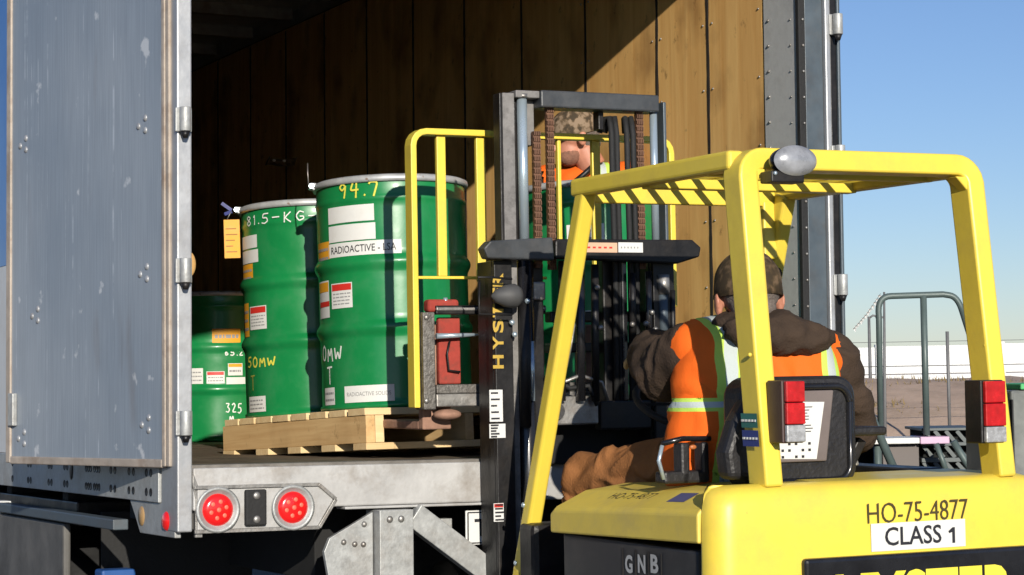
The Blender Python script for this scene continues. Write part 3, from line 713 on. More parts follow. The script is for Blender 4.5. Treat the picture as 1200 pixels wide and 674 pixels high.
def ring_bolt(t, ang, flip=1):
    p = wrap((ang * RD, .865), RD + .012); dr = Vector((math.cos(ang), math.sin(ang), 0))
    o = MB().beam(p - dr * .02 + Vector((0, 0, .002)), p + dr * .02, .02, .028).build('bolt_lug', rimgrey, t, bevel=.004)
    n_ = Vector((p.x, p.y, 0)).normalized()
    MB().tube([p + n_ * .012 - dr * .045, p + n_ * .012 + dr * .04], .006, 10).build('closing_bolt', chrome, o)
    MB().tube([p + n_ * .012 + dr * .028, p + n_ * .012 + dr * .04], .011, 6).build('nut', chrome, o)
def sticker(t, u0, u1, z0, z1, mt=None, band=None, lines=3, text=None, r=RD + .0022, th=.15, bolden=0, tm=None, name='label_sheet', border=False):
    s = patch_mb(u0, u1, z0, z1, r).build(name, mt or white, t); w_ = u1 - u0; h_ = z1 - z0
    if band: patch_mb(u0 + w_ * .04, u1 - w_ * .04, z1 - h_ * .30, z1 - h_ * .04, r + .0008).build('header_band', band, s)
    if text:
        tm_ = text_mb(text, h_ * th, bolden, w_ * .88); tm_.v = [wrap((v.x + (u0 + u1) / 2, v.z + (z0 + z1) / 2), r + .001) for v in tm_.v]; tm_.build('lettering', tm or inkm, s)
    if lines:
        mb = MB(); top = z1 - h_ * (.36 if band else .14); step = (top - z0 - h_ * .1) / lines
        for k in range(lines):
            z = top - step * (k + .5); uu = u0 + w_ * .09
            while uu < u1 - w_ * .12:
                ln = random.uniform(.06, .22) * w_; e = min(uu + ln, u1 - w_ * .08)
                q = patch_mb(uu, e, z - step * .16, z + step * .16, r + .001, 2); mb.add(q.v, q.f); uu = e + w_ * .035
        mb.build('small_print', greym, s)
    return s
def dpos(cx, cR, yb, sc):
    """photo px -> (u, z) on the drum"""
    def f(px, py):
        s_ = max(-.98, min(.98, (px - cx) / cR)); return math.asin(s_) * RD, (yb - py) / sc
    return f
def place(c):      # drum whose -Y faces the camera
    return T(c.x, c.y, c.z, -math.atan2(c.x, c.y))
def on_pallet(c):
    """drum standing on the tilted deck below point c, its -Y side towards the viewer"""
    q = PM.inverted() @ c; q.z = .143; b_ = PM @ q; zz = pex.cross(pey); yy = Vector((c.x, c.y, 0)).normalized(); yy = (yy - zz * yy.dot(zz)).normalized(); xx = yy.cross(zz)
    M_ = Matrix((xx, yy, zz)).transposed().to_4x4(); M_.translation = b_; return M_
c1 = P(466, 478, 8.23)
d1 = drum(on_pallet(c1), 'tall green drum marked 94.7 in yellow, nearest the yellow load guard')
f1 = dpos(466, 91, 479, 305)
def lab(fn, t, a, b_, **k):
    u0, z1 = fn(*a); u1, z0 = fn(*b_); return sticker(t, u0, u1, z0, z1, **k)
lab(f1, d1, (391, 245), (446, 264), lines=0); lab(f1, d1, (391, 266.5), (447, 285.5), lines=0)
lab(f1, d1, (390, 287), (477, 303), lines=0, text='RADIOACTIVE - LSA', th=.52, bolden=.005)
lab(f1, d1, (377, 283), (391, 310), mt=orange_l, lines=2)
lab(f1, d1, (392, 333), (417, 362), band=redlab, lines=4); lab(f1, d1, (377, 328), (389, 371), lines=0, band=orange_l)
u0, z1 = f1(378, 352); u1, z0 = f1(389, 358); patch_mb(u0, u1, z0, z1, RD + .0035, 4).build('header_band', redlab, d1)
lab(f1, d1, (404, 452), (463, 471), lines=0, text='RADIOACTIVE SOLIDS', th=.24, tm=greym); lab(f1, d1, (380, 452), (392, 472), lines=2)
u, z = f1(405, 236); hand_mb('94.7', u, z, .055, .052, RD + .0065).build('handwriting', chalk_y, d1)
u, z = f1(379, 421); hand_mb('0MW', u, z, .055, .050, RD + .003, sl=.0).build('handwriting', chalk_w, d1)
u, z = f1(384, 447); hand_mb('T', u, z, .065, .050, RD + .003).build('handwriting', chalk_w, d1)
ring_bolt(d1, R(-82))
wire_o = MB().tube([wrap((R(-88) * RD, .86), RD + .03), wrap((R(-86) * RD, .92), RD + .035), wrap((R(-90) * RD, .96), RD + .03)], .0025, 6).build('seal_wire', steel, d1)
c2 = P(371, 487, 8.88)
d2 = drum(on_pallet(c2), 'green drum marked 81.5-KG in white, second from the left with a hanging orange tag')
f2 = dpos(371, 85, 487, 283)
lab(f2, d2, (287, 275), (306, 290), lines=0); lab(f2, d2, (287, 292), (307, 307), lines=0)
lab(f2, d2, (287, 308), (300, 331), mt=orange_l, lines=2); lab(f2, d2, (295, 358), (315, 385), band=redlab, lines=4)
lab(f2, d2, (288, 353), (293.5, 392), mt=orange_l, lines=3); lab(f2, d2, (291, 462), (311, 480), lines=3)
u, z = f2(293, 264); hand_mb('81.5-KG-', u + .012, z, .040, .052, RD + .0065, .005).build('handwriting', chalk_w, d2)
u, z = f2(291, 428); hand_mb('50MW', u, z, .040, .048, RD + .003).build('handwriting', chalk_y, d2)
u, z = f2(294, 455); hand_mb('T', u, z, .060, .045, RD + .003, .006).build('handwriting', mat('faint_marker', (.30, .32, .05), .7), d2)
ring_bolt(d2, R(-84))
rb = MB()
p = wrap((R(-88) * RD, .862), RD + .02)
rb.beam(p + Vector((-.02, -.01, .005)), p + Vector((-.06, -.015, .035)), .012, .014); rb.beam(p + Vector((-.02, -.01, 0)), p + Vector((-.05, -.02, -.012)), .012, .014)
rb.build('blue_seal', mat('blue_seal', (.015, .025, .16), .5), d2)
tg = MB(); q = p + Vector((-.04, -.02, 0)); tg.tube([q + Vector((.02, 0, .0)), q + Vector((.0, 0, -.035))], .002, 5)
tg.build('tag_string', steel, d2)
q = q + Vector((.022, 0, 0))
tgo = MB().box((q.x - .035, q.y - .001, q.z - .195), (q.x + .030, q.y + .001, q.z - .035)).build('hanging_tag', orange_l, d2)
tp = MB()
for k in range(5): tp.box((q.x - .028, q.y - .0018, q.z - .075 - k * .024), (q.x + random.uniform(.0, .022), q.y - .0012, q.z - .071 - k * .024))
tp.build('small_print', mat('brown_print', (.3, .12, .02), .6), tgo)
c3 = P(702, 478, 8.60)
d3 = drum(on_pallet(c3), 'green drum seen through the lift mast, on the right end of the pallet')
ring_bolt(d3, R(86)); sticker(d3, .33, .40, .42, .52, lines=3)
sticker(d3, -.12, .02, .28, .36, lines=2); sticker(d3, -.10, .05, .62, .70, lines=2)
ob = P(254, 512, 12.7); ob = TM @ Vector(((TM.inverted() @ ob).x, (TM.inverted() @ ob).y, 0.002))
d4 = drum(place(ob), 'green drum marked 325, farthest left and deepest in the trailer, standing on the floor')
f4 = dpos(254, 58, 514, 198)
for a, b_, kw in (((222, 429), (239, 447), dict(lines=3)), ((243, 433), (264, 447), dict(lines=2, band=redlab)), ((266, 440), (288, 448), dict(lines=0)), ((268, 424), (285, 438), dict(lines=1, band=orange_l)), ((250, 384), (283, 401), dict(mt=orange_l, lines=1))):
    lab(f4, d4, a, b_, **kw)
for s_, px, py, h in (('325', 265, 481, .055), ('M', 269, 491, .035), ('65.2', 264, 415, .03)):
    u, z = f4(px, py); hand_mb(s_, u, z, h, .036, RD + .003, .007).build('handwriting', chalk_w, d4)

# ================================================================== FORKLIFT
GL = P(850, 175, 5.8)
fa = R(25); FM = T(GL.x, GL.y, 0, fa)
fk = thing('forklift', 'yellow forklift with black mast and open overhead guard, driven up to the trailer', 'forklift', FM)
FI = FM.inverted()
def L(px, py, s):     # forklift-local point on the plane y=s under a photo pixel
    n_ = FM.to_3x3() @ Vector((0, 1, 0)); c = Vector((0, 0, EYE)); d = fw + rt * ((px - 600) / F) + up * ((337 - py) / F)
    o_ = FM @ Vector((0, s, 0)); return FI @ (c + d * ((o_ - c).dot(n_) / d.dot(n_)))
def LX(px, py, x):
    n_ = FM.to_3x3() @ Vector((1, 0, 0)); c = Vector((0, 0, EYE)); d = fw + rt * ((px - 600) / F) + up * ((337 - py) / F)
    o_ = FM @ Vector((x, 0, 0)); return FI @ (c + d * ((o_ - c).dot(n_) / d.dot(n_)))
# counterweight: rounded block
def cw_mesh():
    mb = MB(); x0, x1 = -.125, .985; levels = [(.20, .03), (.30, .0), (.95, .0), (1.08, .002), (1.14, .006), (1.170, .014), (1.187, .030), (1.196, .055)]
    ring_n = None
    for z, ins in levels:
        a0, a1 = x0 + ins, x1 - ins; r = .07; s0 = -.115 + ins; pts = []
        for k in range(9): q = PI + PI / 2 * k / 8; pts.append((a0 + r + r * math.cos(q), s0 + r + r * math.sin(q)))
        for k in range(9):
            t = k / 8; xx = a0 + r + (a1 - a0 - 2 * r) * t
            if 0 < k < 8: pts.append((xx, s0 - .012 * math.sin(t * PI)))
        for k in range(9): q = -PI / 2 + PI / 2 * k / 8; pts.append((a1 - r + r * math.cos(q), s0 + r + r * math.sin(q)))
        pts += [(a1, .0), (a1, .02), (a1, .30), (a0 + .35, .30), (a0 + .30, -.038), (a0, -.038)]
        ring_n = len(pts); mb.v += [Vector((p[0], p[1], z)) for p in pts]
    for i in range(len(levels) - 1):
        for k in range(ring_n):
            mb.f.append((i * ring_n + k, i * ring_n + (k + 1) % ring_n, (i + 1) * ring_n + (k + 1) % ring_n, (i + 1) * ring_n + k)); mb.sm.append(True)
    mb.f.append(tuple((len(levels) - 1) * ring_n + k for k in range(ring_n))); mb.sm.append(False)
    mb.f.append(tuple(range(ring_n))[::-1]); mb.sm.append(False)
    return mb
cw = cw_mesh().build('counterweight', yellow, fk)
SR = -.129
def flat_text(s, a, b_, srf, mt, parent, bold=0, dy=0.0):
    """lettering filling the pixel box a-b on plane y=srf"""
    p = L(*a, srf); q = L(*b_, srf)
    t = text_mb(s, abs(p.z - q.z), bold, abs(q.x - p.x)); return put(t, Matrix.Translation(((p.x + q.x) / 2, srf - dy, (p.z + q.z) / 2))).build('lettering', mt, parent)
def cwp(x, z):         # surface of the counterweight's rear at x
    t = (x + .055) / .97; return -.115 - .012 * math.sin(max(0, min(1, t)) * PI)
def cw_text(s, a, b_, mt, parent, bold, off=.0015):
    p = L(*a, -.126); q = L(*b_, -.126); t = text_mb(s, abs(p.z - q.z), bold, abs(q.x - p.x)); cx = (p.x + q.x) / 2; cz = (p.z + q.z) / 2
    t.v = [Vector((v.x + cx, cwp(v.x + cx, 0) - off, v.z + cz)) for v in t.v]; return t.build('lettering', mt, parent)
cw_text('HO-75-4877', (1016, 590), (1135, 607.5), mat('brown_black_print', (.06, .045, .012), .5), cw, -.008)
p = L(1020, 614, -.126); q = L(1132, 640, -.126); lbl = MB()
n_ = 12
for k in range(n_ + 1):
    x = p.x + (q.x - p.x) * k / n_; lbl.v += [Vector((x, cwp(x, 0) - .0015, p.z)), Vector((x, cwp(x, 0) - .0015, q.z))]
for k in range(n_): lbl.f.append((2 * k, 2 * k + 2, 2 * k + 3, 2 * k + 1)); lbl.sm.append(True)
lo = lbl.build('class_label', white, cw)
cw_text('CLASS', (1036, 618), (1103, 636), inkm, lo, .012, .003)
a = L(1113, 618, -.126); b_ = L(1119, 636, -.126); yy = cwp(a.x, 0) - .003
MB().add([(v[0], yy, v[1]) for v in ((b_.x, b_.z), (b_.x, a.z), (b_.x - .008, a.z), (a.x - .006, a.z - .010), (a.x - .003, a.z - .016), (b_.x - .009, a.z - .013), (b_.x - .009, b_.z))], [(0, 1, 2, 3, 4, 5, 6)]).build('lettering', inkm, lo)
p = L(940, 655, -.126); plate = MB()
MB().box((p.x, -.139, .66), (.885, -.110, p.z)).build('name_plate', blackgloss, cw, bevel=.012, seg=3)
put(text_mb('HYSTER', .16, .03, .60), Matrix.Translation((.53, -.1405, p.z - .125))).build('lettering', mat('yellow_letter', (.80, .68, .06), .45), cw)
# hood over the battery
hd = MB(); sec = []
def hood_sec(s, zs, zl):
    return [(-.118, s, zl), (-.132, s, zl), (-.132, s, zs - .012), (-.120, s, zs), (-.02, s, zs + .045), (.12, s, zs + .062), (.80, s, zs + .062), (.95, s, zs), (.95, s, zl)]
S_ = [(.32, 1.130, 1.042), (-.05 + .02, 1.133, 1.045), (.84, 1.098, 1.022), (.862, 1.088, 1.022)]
S_ = [(-.035, 1.133, 1.042), (.30, 1.122, 1.034), (.84, 1.100, 1.020), (.865, 1.086, 1.020)]
for s_, a, b_ in S_: hd.v += [Vector(v) for v in hood_sec(s_, a, b_)]
for i in range(3):
    for k in range(9): hd.f.append((i * 9 + k, i * 9 + (k + 1) % 9, (i + 1) * 9 + (k + 1) % 9, (i + 1) * 9 + k)); hd.sm.append(False)
hd.f += [tuple(range(9)), tuple(range(27, 36))[::-1]]; hd.sm += [False] * 2
hood = hd.build('battery_hood', yellow_dull, fk, bevel=.006)
p = LX(700, 582, 0); t_ = text_mb('HO-75-4877', .028, -.005, .26)
def hood_z(x, s): zs = 1.133 - .038 * (s + .035); return (zs + (x + .12) / .10 * .045) if x < -.02 else zs + .045 + (x + .02) / .14 * .017
t_.v = [Vector((-.055 + v.z * 1.2 + .0, .47 - v.x, 0)) for v in t_.v]; t_.v = [Vector((v.x, v.y, hood_z(v.x, v.y) + .002)) for v in t_.v]; t_.build('lettering', inkm, hood)
st = MB(); st.add([(-.085, .12, hood_z(-.085, .12) + .002), (-.035, .12, hood_z(-.035, .12) + .002), (-.035, .22, hood_z(-.035, .22) + .002), (-.085, .22, hood_z(-.085, .22) + .002)], [(0, 1, 2, 3)]).build('blue_sticker', mat('blue_grey_print', (.10, .10, .22), .5), hood)
# body under the hood, battery with brand lettering
bat = MB().box((-.112, -.0, .30), (.93, .82, 1.02)).build('battery_case', mat('battery_grey', (.022, .022, .024), .45, 0, .3, 6, dirt=(.08, .075, .065), da=.5, ds=5), fk, bevel=.01)
p = LX(730, 652, -.114); q = LX(773, 671, -.114)
for ch, pxc in (('G', 737), ('N', 752), ('B', 767)):
    c = LX(pxc, 661, -.114); t_ = text_mb(ch, .052, .035, .045)
    t_.v = [Vector((-.1145, c.y - v.x, c.z + v.z)) for v in t_.v]; t_.build('lettering', mat('pale_grey_letter', (.5, .5, .48), .5), bat)
for pxc in (729.5, 744.5, 759.5, 774.5):
    c = LX(pxc, 661, -.114); MB().box((-.115, c.y - .002, .88), (-.112, c.y + .002, 1.0)).build('battery_rib', black, bat)
MB().box((-.10, .83, .25), (.90, 1.35, .60)).build('drive_body', black, fk, bevel=.02)
MB().box((-.06, .87, .60), (.86, 1.28, .63)).build('floor_plate', black, fk, bevel=.004)
MB().box((-.02, 1.22, .60), (.82, 1.34, 1.02)).build('front_cowl', black, fk, bevel=.02)
for x, s_ in ((-.14, 1.35), (.78, 1.35)):
    wh = MB().lathe([(.14, .0), (.20, -.01), (.235, .02), (.24, .08), (.235, .15), (.20, .18), (.14, .17)], 36, (x, s_, .24), 'x').build('drive_wheel', rubber, fk)
    MB().lathe([(0, .03), (.10, .03), (.14, .01), (.14, .16), (0, .12)], 24, (x, s_, .24), 'x').build('rim', yellow, wh)
for x in (-.05, .78):
    wh = MB().lathe([(.12, .0), (.17, 0), (.20, .02), (.205, .07), (.20, .12), (.17, .14), (.12, .14)], 32, (x, .12, .205), 'x').build('steer_wheel', rubber, fk)
    MB().lathe([(0, .03), (.08, .03), (.12, .01), (.12, .13), (0, .10)], 24, (x, .12, .205), 'x').build('rim', yellow, wh)
# overhead guard
ZG = 2.085
GD = thing  # (only for readability)
RWx, FWx, FS = L(1150, 213, .035).x + .012, .80, .96
def member(name, p0, p1, w_, h_, hint=(0, 0, 1), bev=.012, mt=yellow, **k):
    return MB().beam(p0, p1, w_, h_, hint, **k).build(name, mt, fk, bevel=bev, seg=3)
def hoop():
    """rear legs and rear rail bent from one box section"""
    xl, xr, zt = L(868, 213, .035).x, L(1133, 213, .035).x, ZG; r = .055; zb = 1.185
    pts = [Vector((L(898, 566, -.055).x, -.055, zb)), Vector((xl, .035, zt - r))]
    pts += [Vector((xl + r - r * math.cos(q), .035 + .012 * math.sin(q), zt - r + r * math.sin(q))) for q in [PI / 12 * k for k in range(1, 6)]]
    pts += [Vector((xl + r, .047, zt)), Vector((xr - r, .047, zt))]
    pts += [Vector((xr - r + r * math.sin(q), .035 + .012 * math.cos(q), zt - r + r * math.cos(q))) for q in [PI / 12 * k for k in range(1, 6)]]
    pts += [Vector((xr, .035, zt - r)), Vector((L(1171, 566, -.055).x, -.055, zb))]
    mb = MB(); n = len(pts)
    for i, p in enumerate(pts):
        d = (pts[min(i + 1, n - 1)] - pts[max(i - 1, 0)]).normalized(); s_ = Vector((0, 1, 0)); s_ = (s_ - d * s_.dot(d)).normalized(); q = d.cross(s_)
        wd = .028 if i in (0, n - 1) else .026 + (.004 if 0 < i < n - 1 else 0)
        for a, b_ in ((-1, -1), (1, -1), (1, 1), (-1, 1)): mb.v.append(p + q * wd * a + s_ * .046 * b_)
    for i in range(n - 1):
        for k in range(4): mb.f.append((i * 4 + k, i * 4 + (k + 1) % 4, i * 4 + 4 + (k + 1) % 4, i * 4 + 4 + k)); mb.sm.append(False)
    mb.f += [(0, 1, 2, 3), tuple(len(mb.v) - 4 + k for k in range(4))[::-1]]; mb.sm += [False] * 2
    o = mb.build('guard_hoop', yellow, fk); md = o.modifiers.new('bevel', 'BEVEL'); md.width = .0075; md.segments = 3; md.limit_method = 'ANGLE'; md.angle_limit = R(50)
    for p in o.data.polygons: p.use_smooth = True
    o.data.set_sharp_from_angle(angle=R(35))
bl = L(896, 566, -.11); br_ = L(1172, 566, -.11)
hoop()
fl = LX(612, 640, .0)
member('guard_leg', (.035, FS - .055, ZG - .01), (.015, 1.375, .86), .052, .060, (0, 1, 0))
member('guard_leg', (.015, 1.372, .872), (.01, 1.44, .62), .052, .060, (0, 1, 0))
member('guard_leg', (FWx - .035, FS - .055, ZG - .01), (FWx - .02, 1.375, .86), .052, .060, (0, 1, 0))
member('guard_leg', (FWx - .02, 1.372, .872), (FWx - .02, 1.44, .62), .052, .060, (0, 1, 0))
member('guard_side_rail', (L(868, 213, .035).x - .002, .05, ZG - .002), (.030, FS, ZG - .002), .055, .056)
member('guard_side_rail', (L(1133, 213, .035).x + .002, .06, ZG - .002), (FWx - .028, FS, ZG - .002), .055, .056)
member('guard_front_rail', (.05, FS, ZG - .016), (FWx - .05, FS, ZG - .016), .03, .062, bev=.004)
for k in range(8):
    t = (k + .6) / 8; x0_ = .055 + t * (RWx - .13); x1_ = .055 + t * (FWx - .115)
    member('guard_slat', (x0_, .11, ZG + .008), (x1_, FS - .02, ZG + .008), .014, .022, bev=.003)
member('guard_cross_bar', (.056, .56, ZG - .022), (RWx - .105, .56, ZG - .022), .05, .030, bev=.004)
member('guard_cross_bar', (.056, .20, ZG - .020), (RWx - .07, .20, ZG - .020), .03, .026, bev=.004)
# gussets at the rear corners
for x, sg in ((RWx - .062, -1), ):
    MB().prism([(x, ZG - .035), (x - .07, ZG - .035), (x - .03, ZG - .075), (x, ZG - .10)], -.005, .04).build('guard_gusset', yellow, fk, bevel=.004)
MB().prism([(.078, ZG - .030), (.13, ZG - .030), (.105, ZG - .055), (.080, ZG - .095)], -.005, .04).build('guard_gusset', yellow, fk, bevel=.004)
MB().box((FWx - .10, FS - .02, ZG - .22), (FWx - .05, FS + .01, ZG - .03)).build('guard_bracket', yellow, fk, bevel=.006)
MB().tube([(FWx - .075, FS + .03, ZG - .26), (FWx - .075, FS - .05, ZG - .27)], .022, 12).build('clamp', black, fk)
for k, (px, py) in enumerate(((613, 592), (604, 660))):
    c = LX(px, py, -.012); MB().ell((c.x, c.y, c.z), (.006, .009, .009), 10, 6).build('leg_bolt', chrome, fk)
for px, py in ((872, 416), (1147, 405), (1160, 430)):
    c = L(px, py, -.02); MB().ell((c.x, c.y - .03, c.z), (.006, .005, .006), 10, 6).build('leg_bolt', yellow, fk)
# rear work lamp
lc = L(928, 189, -.06)
wl_ = MB().ell((lc.x, -.052, lc.z), (.066, .035, .040), 32, 16).build('work_lamp', blackgloss, fk)
ln_ = MB()
for r_, d_ in ((0.001, -.022), (.3, -.021), (.6, -.017), (.85, -.010), (1, 0)):
    for k in range(40): q = 2 * PI * k / 40; ln_.v.append(Vector((lc.x + .069 * r_ * math.cos(q), -.078 + d_, lc.z + .042 * r_ * math.sin(q))))
for i in range(4):
    for k in range(40): ln_.f.append((i * 40 + k, i * 40 + (k + 1) % 40, (i + 1) * 40 + (k + 1) % 40, (i + 1) * 40 + k)); ln_.sm.append(True)
ln_.build('lens', mat('grey_reflector', (.34, .35, .37), .28, .25, .35, 18), wl_)
MB().box((lc.x - .075, -.075, lc.z - .060), (lc.x + .030, -.013, lc.z - .028)).build('lamp_bracket', black, wl_, bevel=.004)
MB().ell((lc.x - .065, -.077, lc.z - .036), .006, 10, 6).build('bracket_bolt', chrome, wl_)
# tail lights on the guard legs
redl2 = mat('red_plastic_lens', (.50, .01, .012), .22, 0, .25, 40, coat=.5)
redl3 = mat('dark_red_lens', (.22, .008, .01), .3, 0, .25, 40, coat=.5)
clearl = mat('clear_lens', (.50, .50, .50), .25, .4, .3, 60)
def tail(pxl, pxm, pxr, y0, y1, y2, s_, side):
    a = L(pxl, y0, s_); b_ = L(pxr, y2, s_)
    a2 = L(pxm, y0, s_); e = L(pxm, y1, s_)
    t = MB().box((a2.x - .006, s_ + .001, b_.z), (b_.x, s_ + .075, a.z)).build('tail_lamp', black if side else mat('brown_housing', (.06, .03, .025), .5), fk, bevel=.004)
    mid = (a.z + e.z) / 2
    MB().box((a2.x, s_ - .014, mid + .001), (b_.x - .004, s_, a.z - .003)).build('lens', redl2, t, bevel=.003)
    MB().box((a2.x, s_ - .014, e.z + .001), (b_.x - .004, s_, mid - .001)).build('lens', redl2, t, bevel=.003)
    MB().box((a2.x, s_ - .014, b_.z + .003), (b_.x - .004, s_, e.z - .001)).build('lens', clearl, t, bevel=.003)
    return t, a2, b_, e
tail(905, 918, 943, 446, 498, 519, -.155, 0)
tail(1128, 1151, 1178, 446, 500, 519, -.155, 1)
# stickers on the left leg
a = LX(872, 487, .0); 
for y0, y1, mt_ in ((485, 502, mat('teal_print', (.03, .16, .13), .5)), (505, 524, mat('blue_print', (.03, .05, .22), .5))):
    xa = .0
    t0 = (ZG + .01 - LX(875, y0, .0).z) / (ZG - 1.175); z0 = LX(875, y0, .0).z; z1 = LX(875, y1, .0).z
    def legx(z): t = (ZG - z) / (ZG - 1.185); xa_ = L(868, 213, .035).x; xb_ = L(898, 566, -.055).x; return (xa_ + (xb_ - xa_) * t) - .0335 - .003, .035 - .09 * t
    (xa, sa_), (xb, sb) = legx(z0), legx(z1)
    s_o = MB().add([(xa - .001, sa_ + .042, z0), (xa - .001, sa_ - .042, z0), (xb - .001, sb - .042, z1), (xb - .001, sb + .042, z1)], [(0, 1, 2, 3)]).build('leg_sticker', mt_, fk)
    tt = text_mb('NOTICE' if y0 > 500 else 'CAUTION', .008, 0, .07); zc = (z0 + z1) / 2; sc_ = (sa_ + sb) / 2; xc = (xa + xb) / 2
    tt.v = [Vector((xc - .003, sc_ - v.x, zc + v.z)) for v in tt.v]
    if False: tt.build('lettering', white, s_o)
    mb_ = MB()
    for k in range(5): mb_.box((xc - .0035, sc_ + .028 - k * .016, zc - .003), (xc - .002, sc_ + .038 - k * .016, zc + .003))
    mb_.build('small_print', white, s_o)
# seat
SB = -.0
def seat():
    s0 = .075
    tl = L(874, 447, s0); tr_ = L(1004, 447, s0); bl_ = L(846, 560, s0)
    x0, x1 = tl.x - .01, tr_.x; z1 = L(930, 441, s0).z; z0 = 1.17
    def rr(x0, x1, z0, z1, r, n=6):
        pts = []
        for cx, cz, a0 in ((x1 - r, z1 - r, 0), (x0 + r, z1 - r, PI / 2), (x0 + r, z0 + r, PI), (x1 - r, z0 + r, 1.5 * PI)):
            for k in range(n + 1): q = a0 + PI / 2 * k / n; pts.append((cx + r * math.cos(q), cz + r * math.sin(q)))
        return pts
    st_ = MB().prism(rr(x0, x1, z0, z1, .06), s0, s0 + .12).build('seat', vinyl, fk, bevel=.02, seg=3)
    # raised rear rim
    rim = MB(); P_ = rr(x0 + .03, x1 - .03, z0 + .02, z1 - .03, .045, 8)
    pts = [(p[0], s0 - .004, p[1]) for p in P_]; rim.tube(pts + [pts[0]], .010, 8); rim.build('back_rim', blackgloss, st_)
    a = L(893, 459, s0 - .01); b_ = L(974, 540, s0 - .01)
    fr = MB().prism([(a.x, a.z), (L(974, 459, s0).x, a.z), (L(966, 541, s0).x, b_.z), (L(885, 541, s0).x, b_.z)], s0 - .014, s0 - .003).build('sheet_frame', mat('grey_brown_plastic', (.16, .13, .12), .5), st_, bevel=.004)
    sh = [L(898, 471, s0 - .0155), L(966, 471, s0 - .0155), L(957, 538, s0 - .0155), L(888, 538, s0 - .0155)]
    sheet = MB().add([(v.x, s0 - .0155, v.z) for v in sh], [(0, 1, 2, 3)]).build('data_sheet', white, fr)
    mb_ = MB()
    for k in range(10):
        z = sh[0].z - .018 - k * .0085
        mb_.box((sh[0].x + .055, s0 - .0175, z), (sh[0].x + random.uniform(.12, .155), s0 - .0165, z + .0022))
    for k in range(3):
        for j in range(5):
            x = sh[0].x + .045 + j * .022; z = sh[0].z - .115 - k * .018
            if (k + j) % 3: mb_.box((x, s0 - .0175, z - .007), (x + .008, s0 - .0165, z))
    mb_.build('small_print', inkm, sheet)
    MB().box((x0 + .03, s0 + .08, z0 - .10), (x1 - .02, s0 + .58, z0 - .0)).build('seat_cushion', vinyl, st_, bevel=.03, seg=3)
    # side bolster at left
    bo = MB(); c = [L(846, 562, s0 + .02), L(842, 530, s0 + .02), L(853, 493, s0 + .02), L(872, 459, s0 + .02), L(885, 452, s0 + .02), L(892, 562, s0 + .02)]
    MB().prism([(v.x, v.z) for v in c], s0 - .02, s0 + .05).build('bolster', vinyl, st_, bevel=.02, seg=3)
    return st_
seat()
# right armrest with folding bracket
a = L(979, 506, .18); b_ = L(1022, 506, .18)
ar = MB().box((a.x, .10, a.z - .012), (b_.x, .42, a.z + .014)).build('armrest', vinyl, fk, bevel=.01, seg=3)
MB().beam(L(1006, 515, .2), L(983, 562, .2), .03, .05, (0, 1, 0)).build('armrest_arm', black, ar, bevel=.004)
MB().beam(L(990, 515, .22), L(1001, 545, .22), .012, .04, (0, 1, 0)).build('armrest_link', steel, ar, bevel=.003)
MB().ell(L(984, 512, .09), (.008, .006, .008), 10, 6).build('armrest_bolt', chrome, ar)
# left hip restraint and buckle near the seat
a = L(774, 518, .30); b_ = L(830, 565, .30)
hr = MB().tube([L(776, 520, .3), L(800, 514, .3), L(832, 514, .3)], .008, 10).build('hip_restraint', blackgloss, fk)
MB().box((a.x + .055, .28, b_.z), (a.x + .085, .33, a.z - .004)).build('restraint_post', vinyl, hr, bevel=.008)
MB().box((b_.x - .03, .28, b_.z), (b_.x - .005, .33, a.z - .004)).build('restraint_post', vinyl, hr, bevel=.008)
MB().box((a.x, .28, b_.z), (b_.x - .01, .34, b_.z + .035)).build('restraint_base', vinyl, hr, bevel=.008)
MB().tube([L(776, 522, .27), L(772, 540, .27), L(778, 562, .27)], .006, 10).build('lever', chrome, hr)
for px, py in ((812, 524), ): MB().ell(L(px, py, .275), (.012, .006, .007), 10, 6).build('buckle', mat('amber_plastic', (.5, .16, .05), .4), hr)
# cables / console behind the drivers leg
MB().box((.80, .30, 1.13), (.93, .75, 1.20)).build('console', black, fk, bevel=.015)
sw_c = Vector((.40, .98, 1.40))
swm = MB(); pts = []
for k in range(33):
    q = 2 * PI * k / 32; pts.append(sw_c + Vector((.15 * math.cos(q), .13 * math.sin(q), .075 * math.sin(q))))
sw = MB().tube(pts, .012, 10, cap=False).build('steering_wheel', rubber, fk)
MB().tube([sw_c, sw_c + Vector((0, .18, -.35))], .03, 12).build('column', black, sw)
MB().beam(sw_c + Vector((-.14, 0, 0)), sw_c + Vector((.14, 0, 0)), .02, .01).build('spoke', rubber, sw)

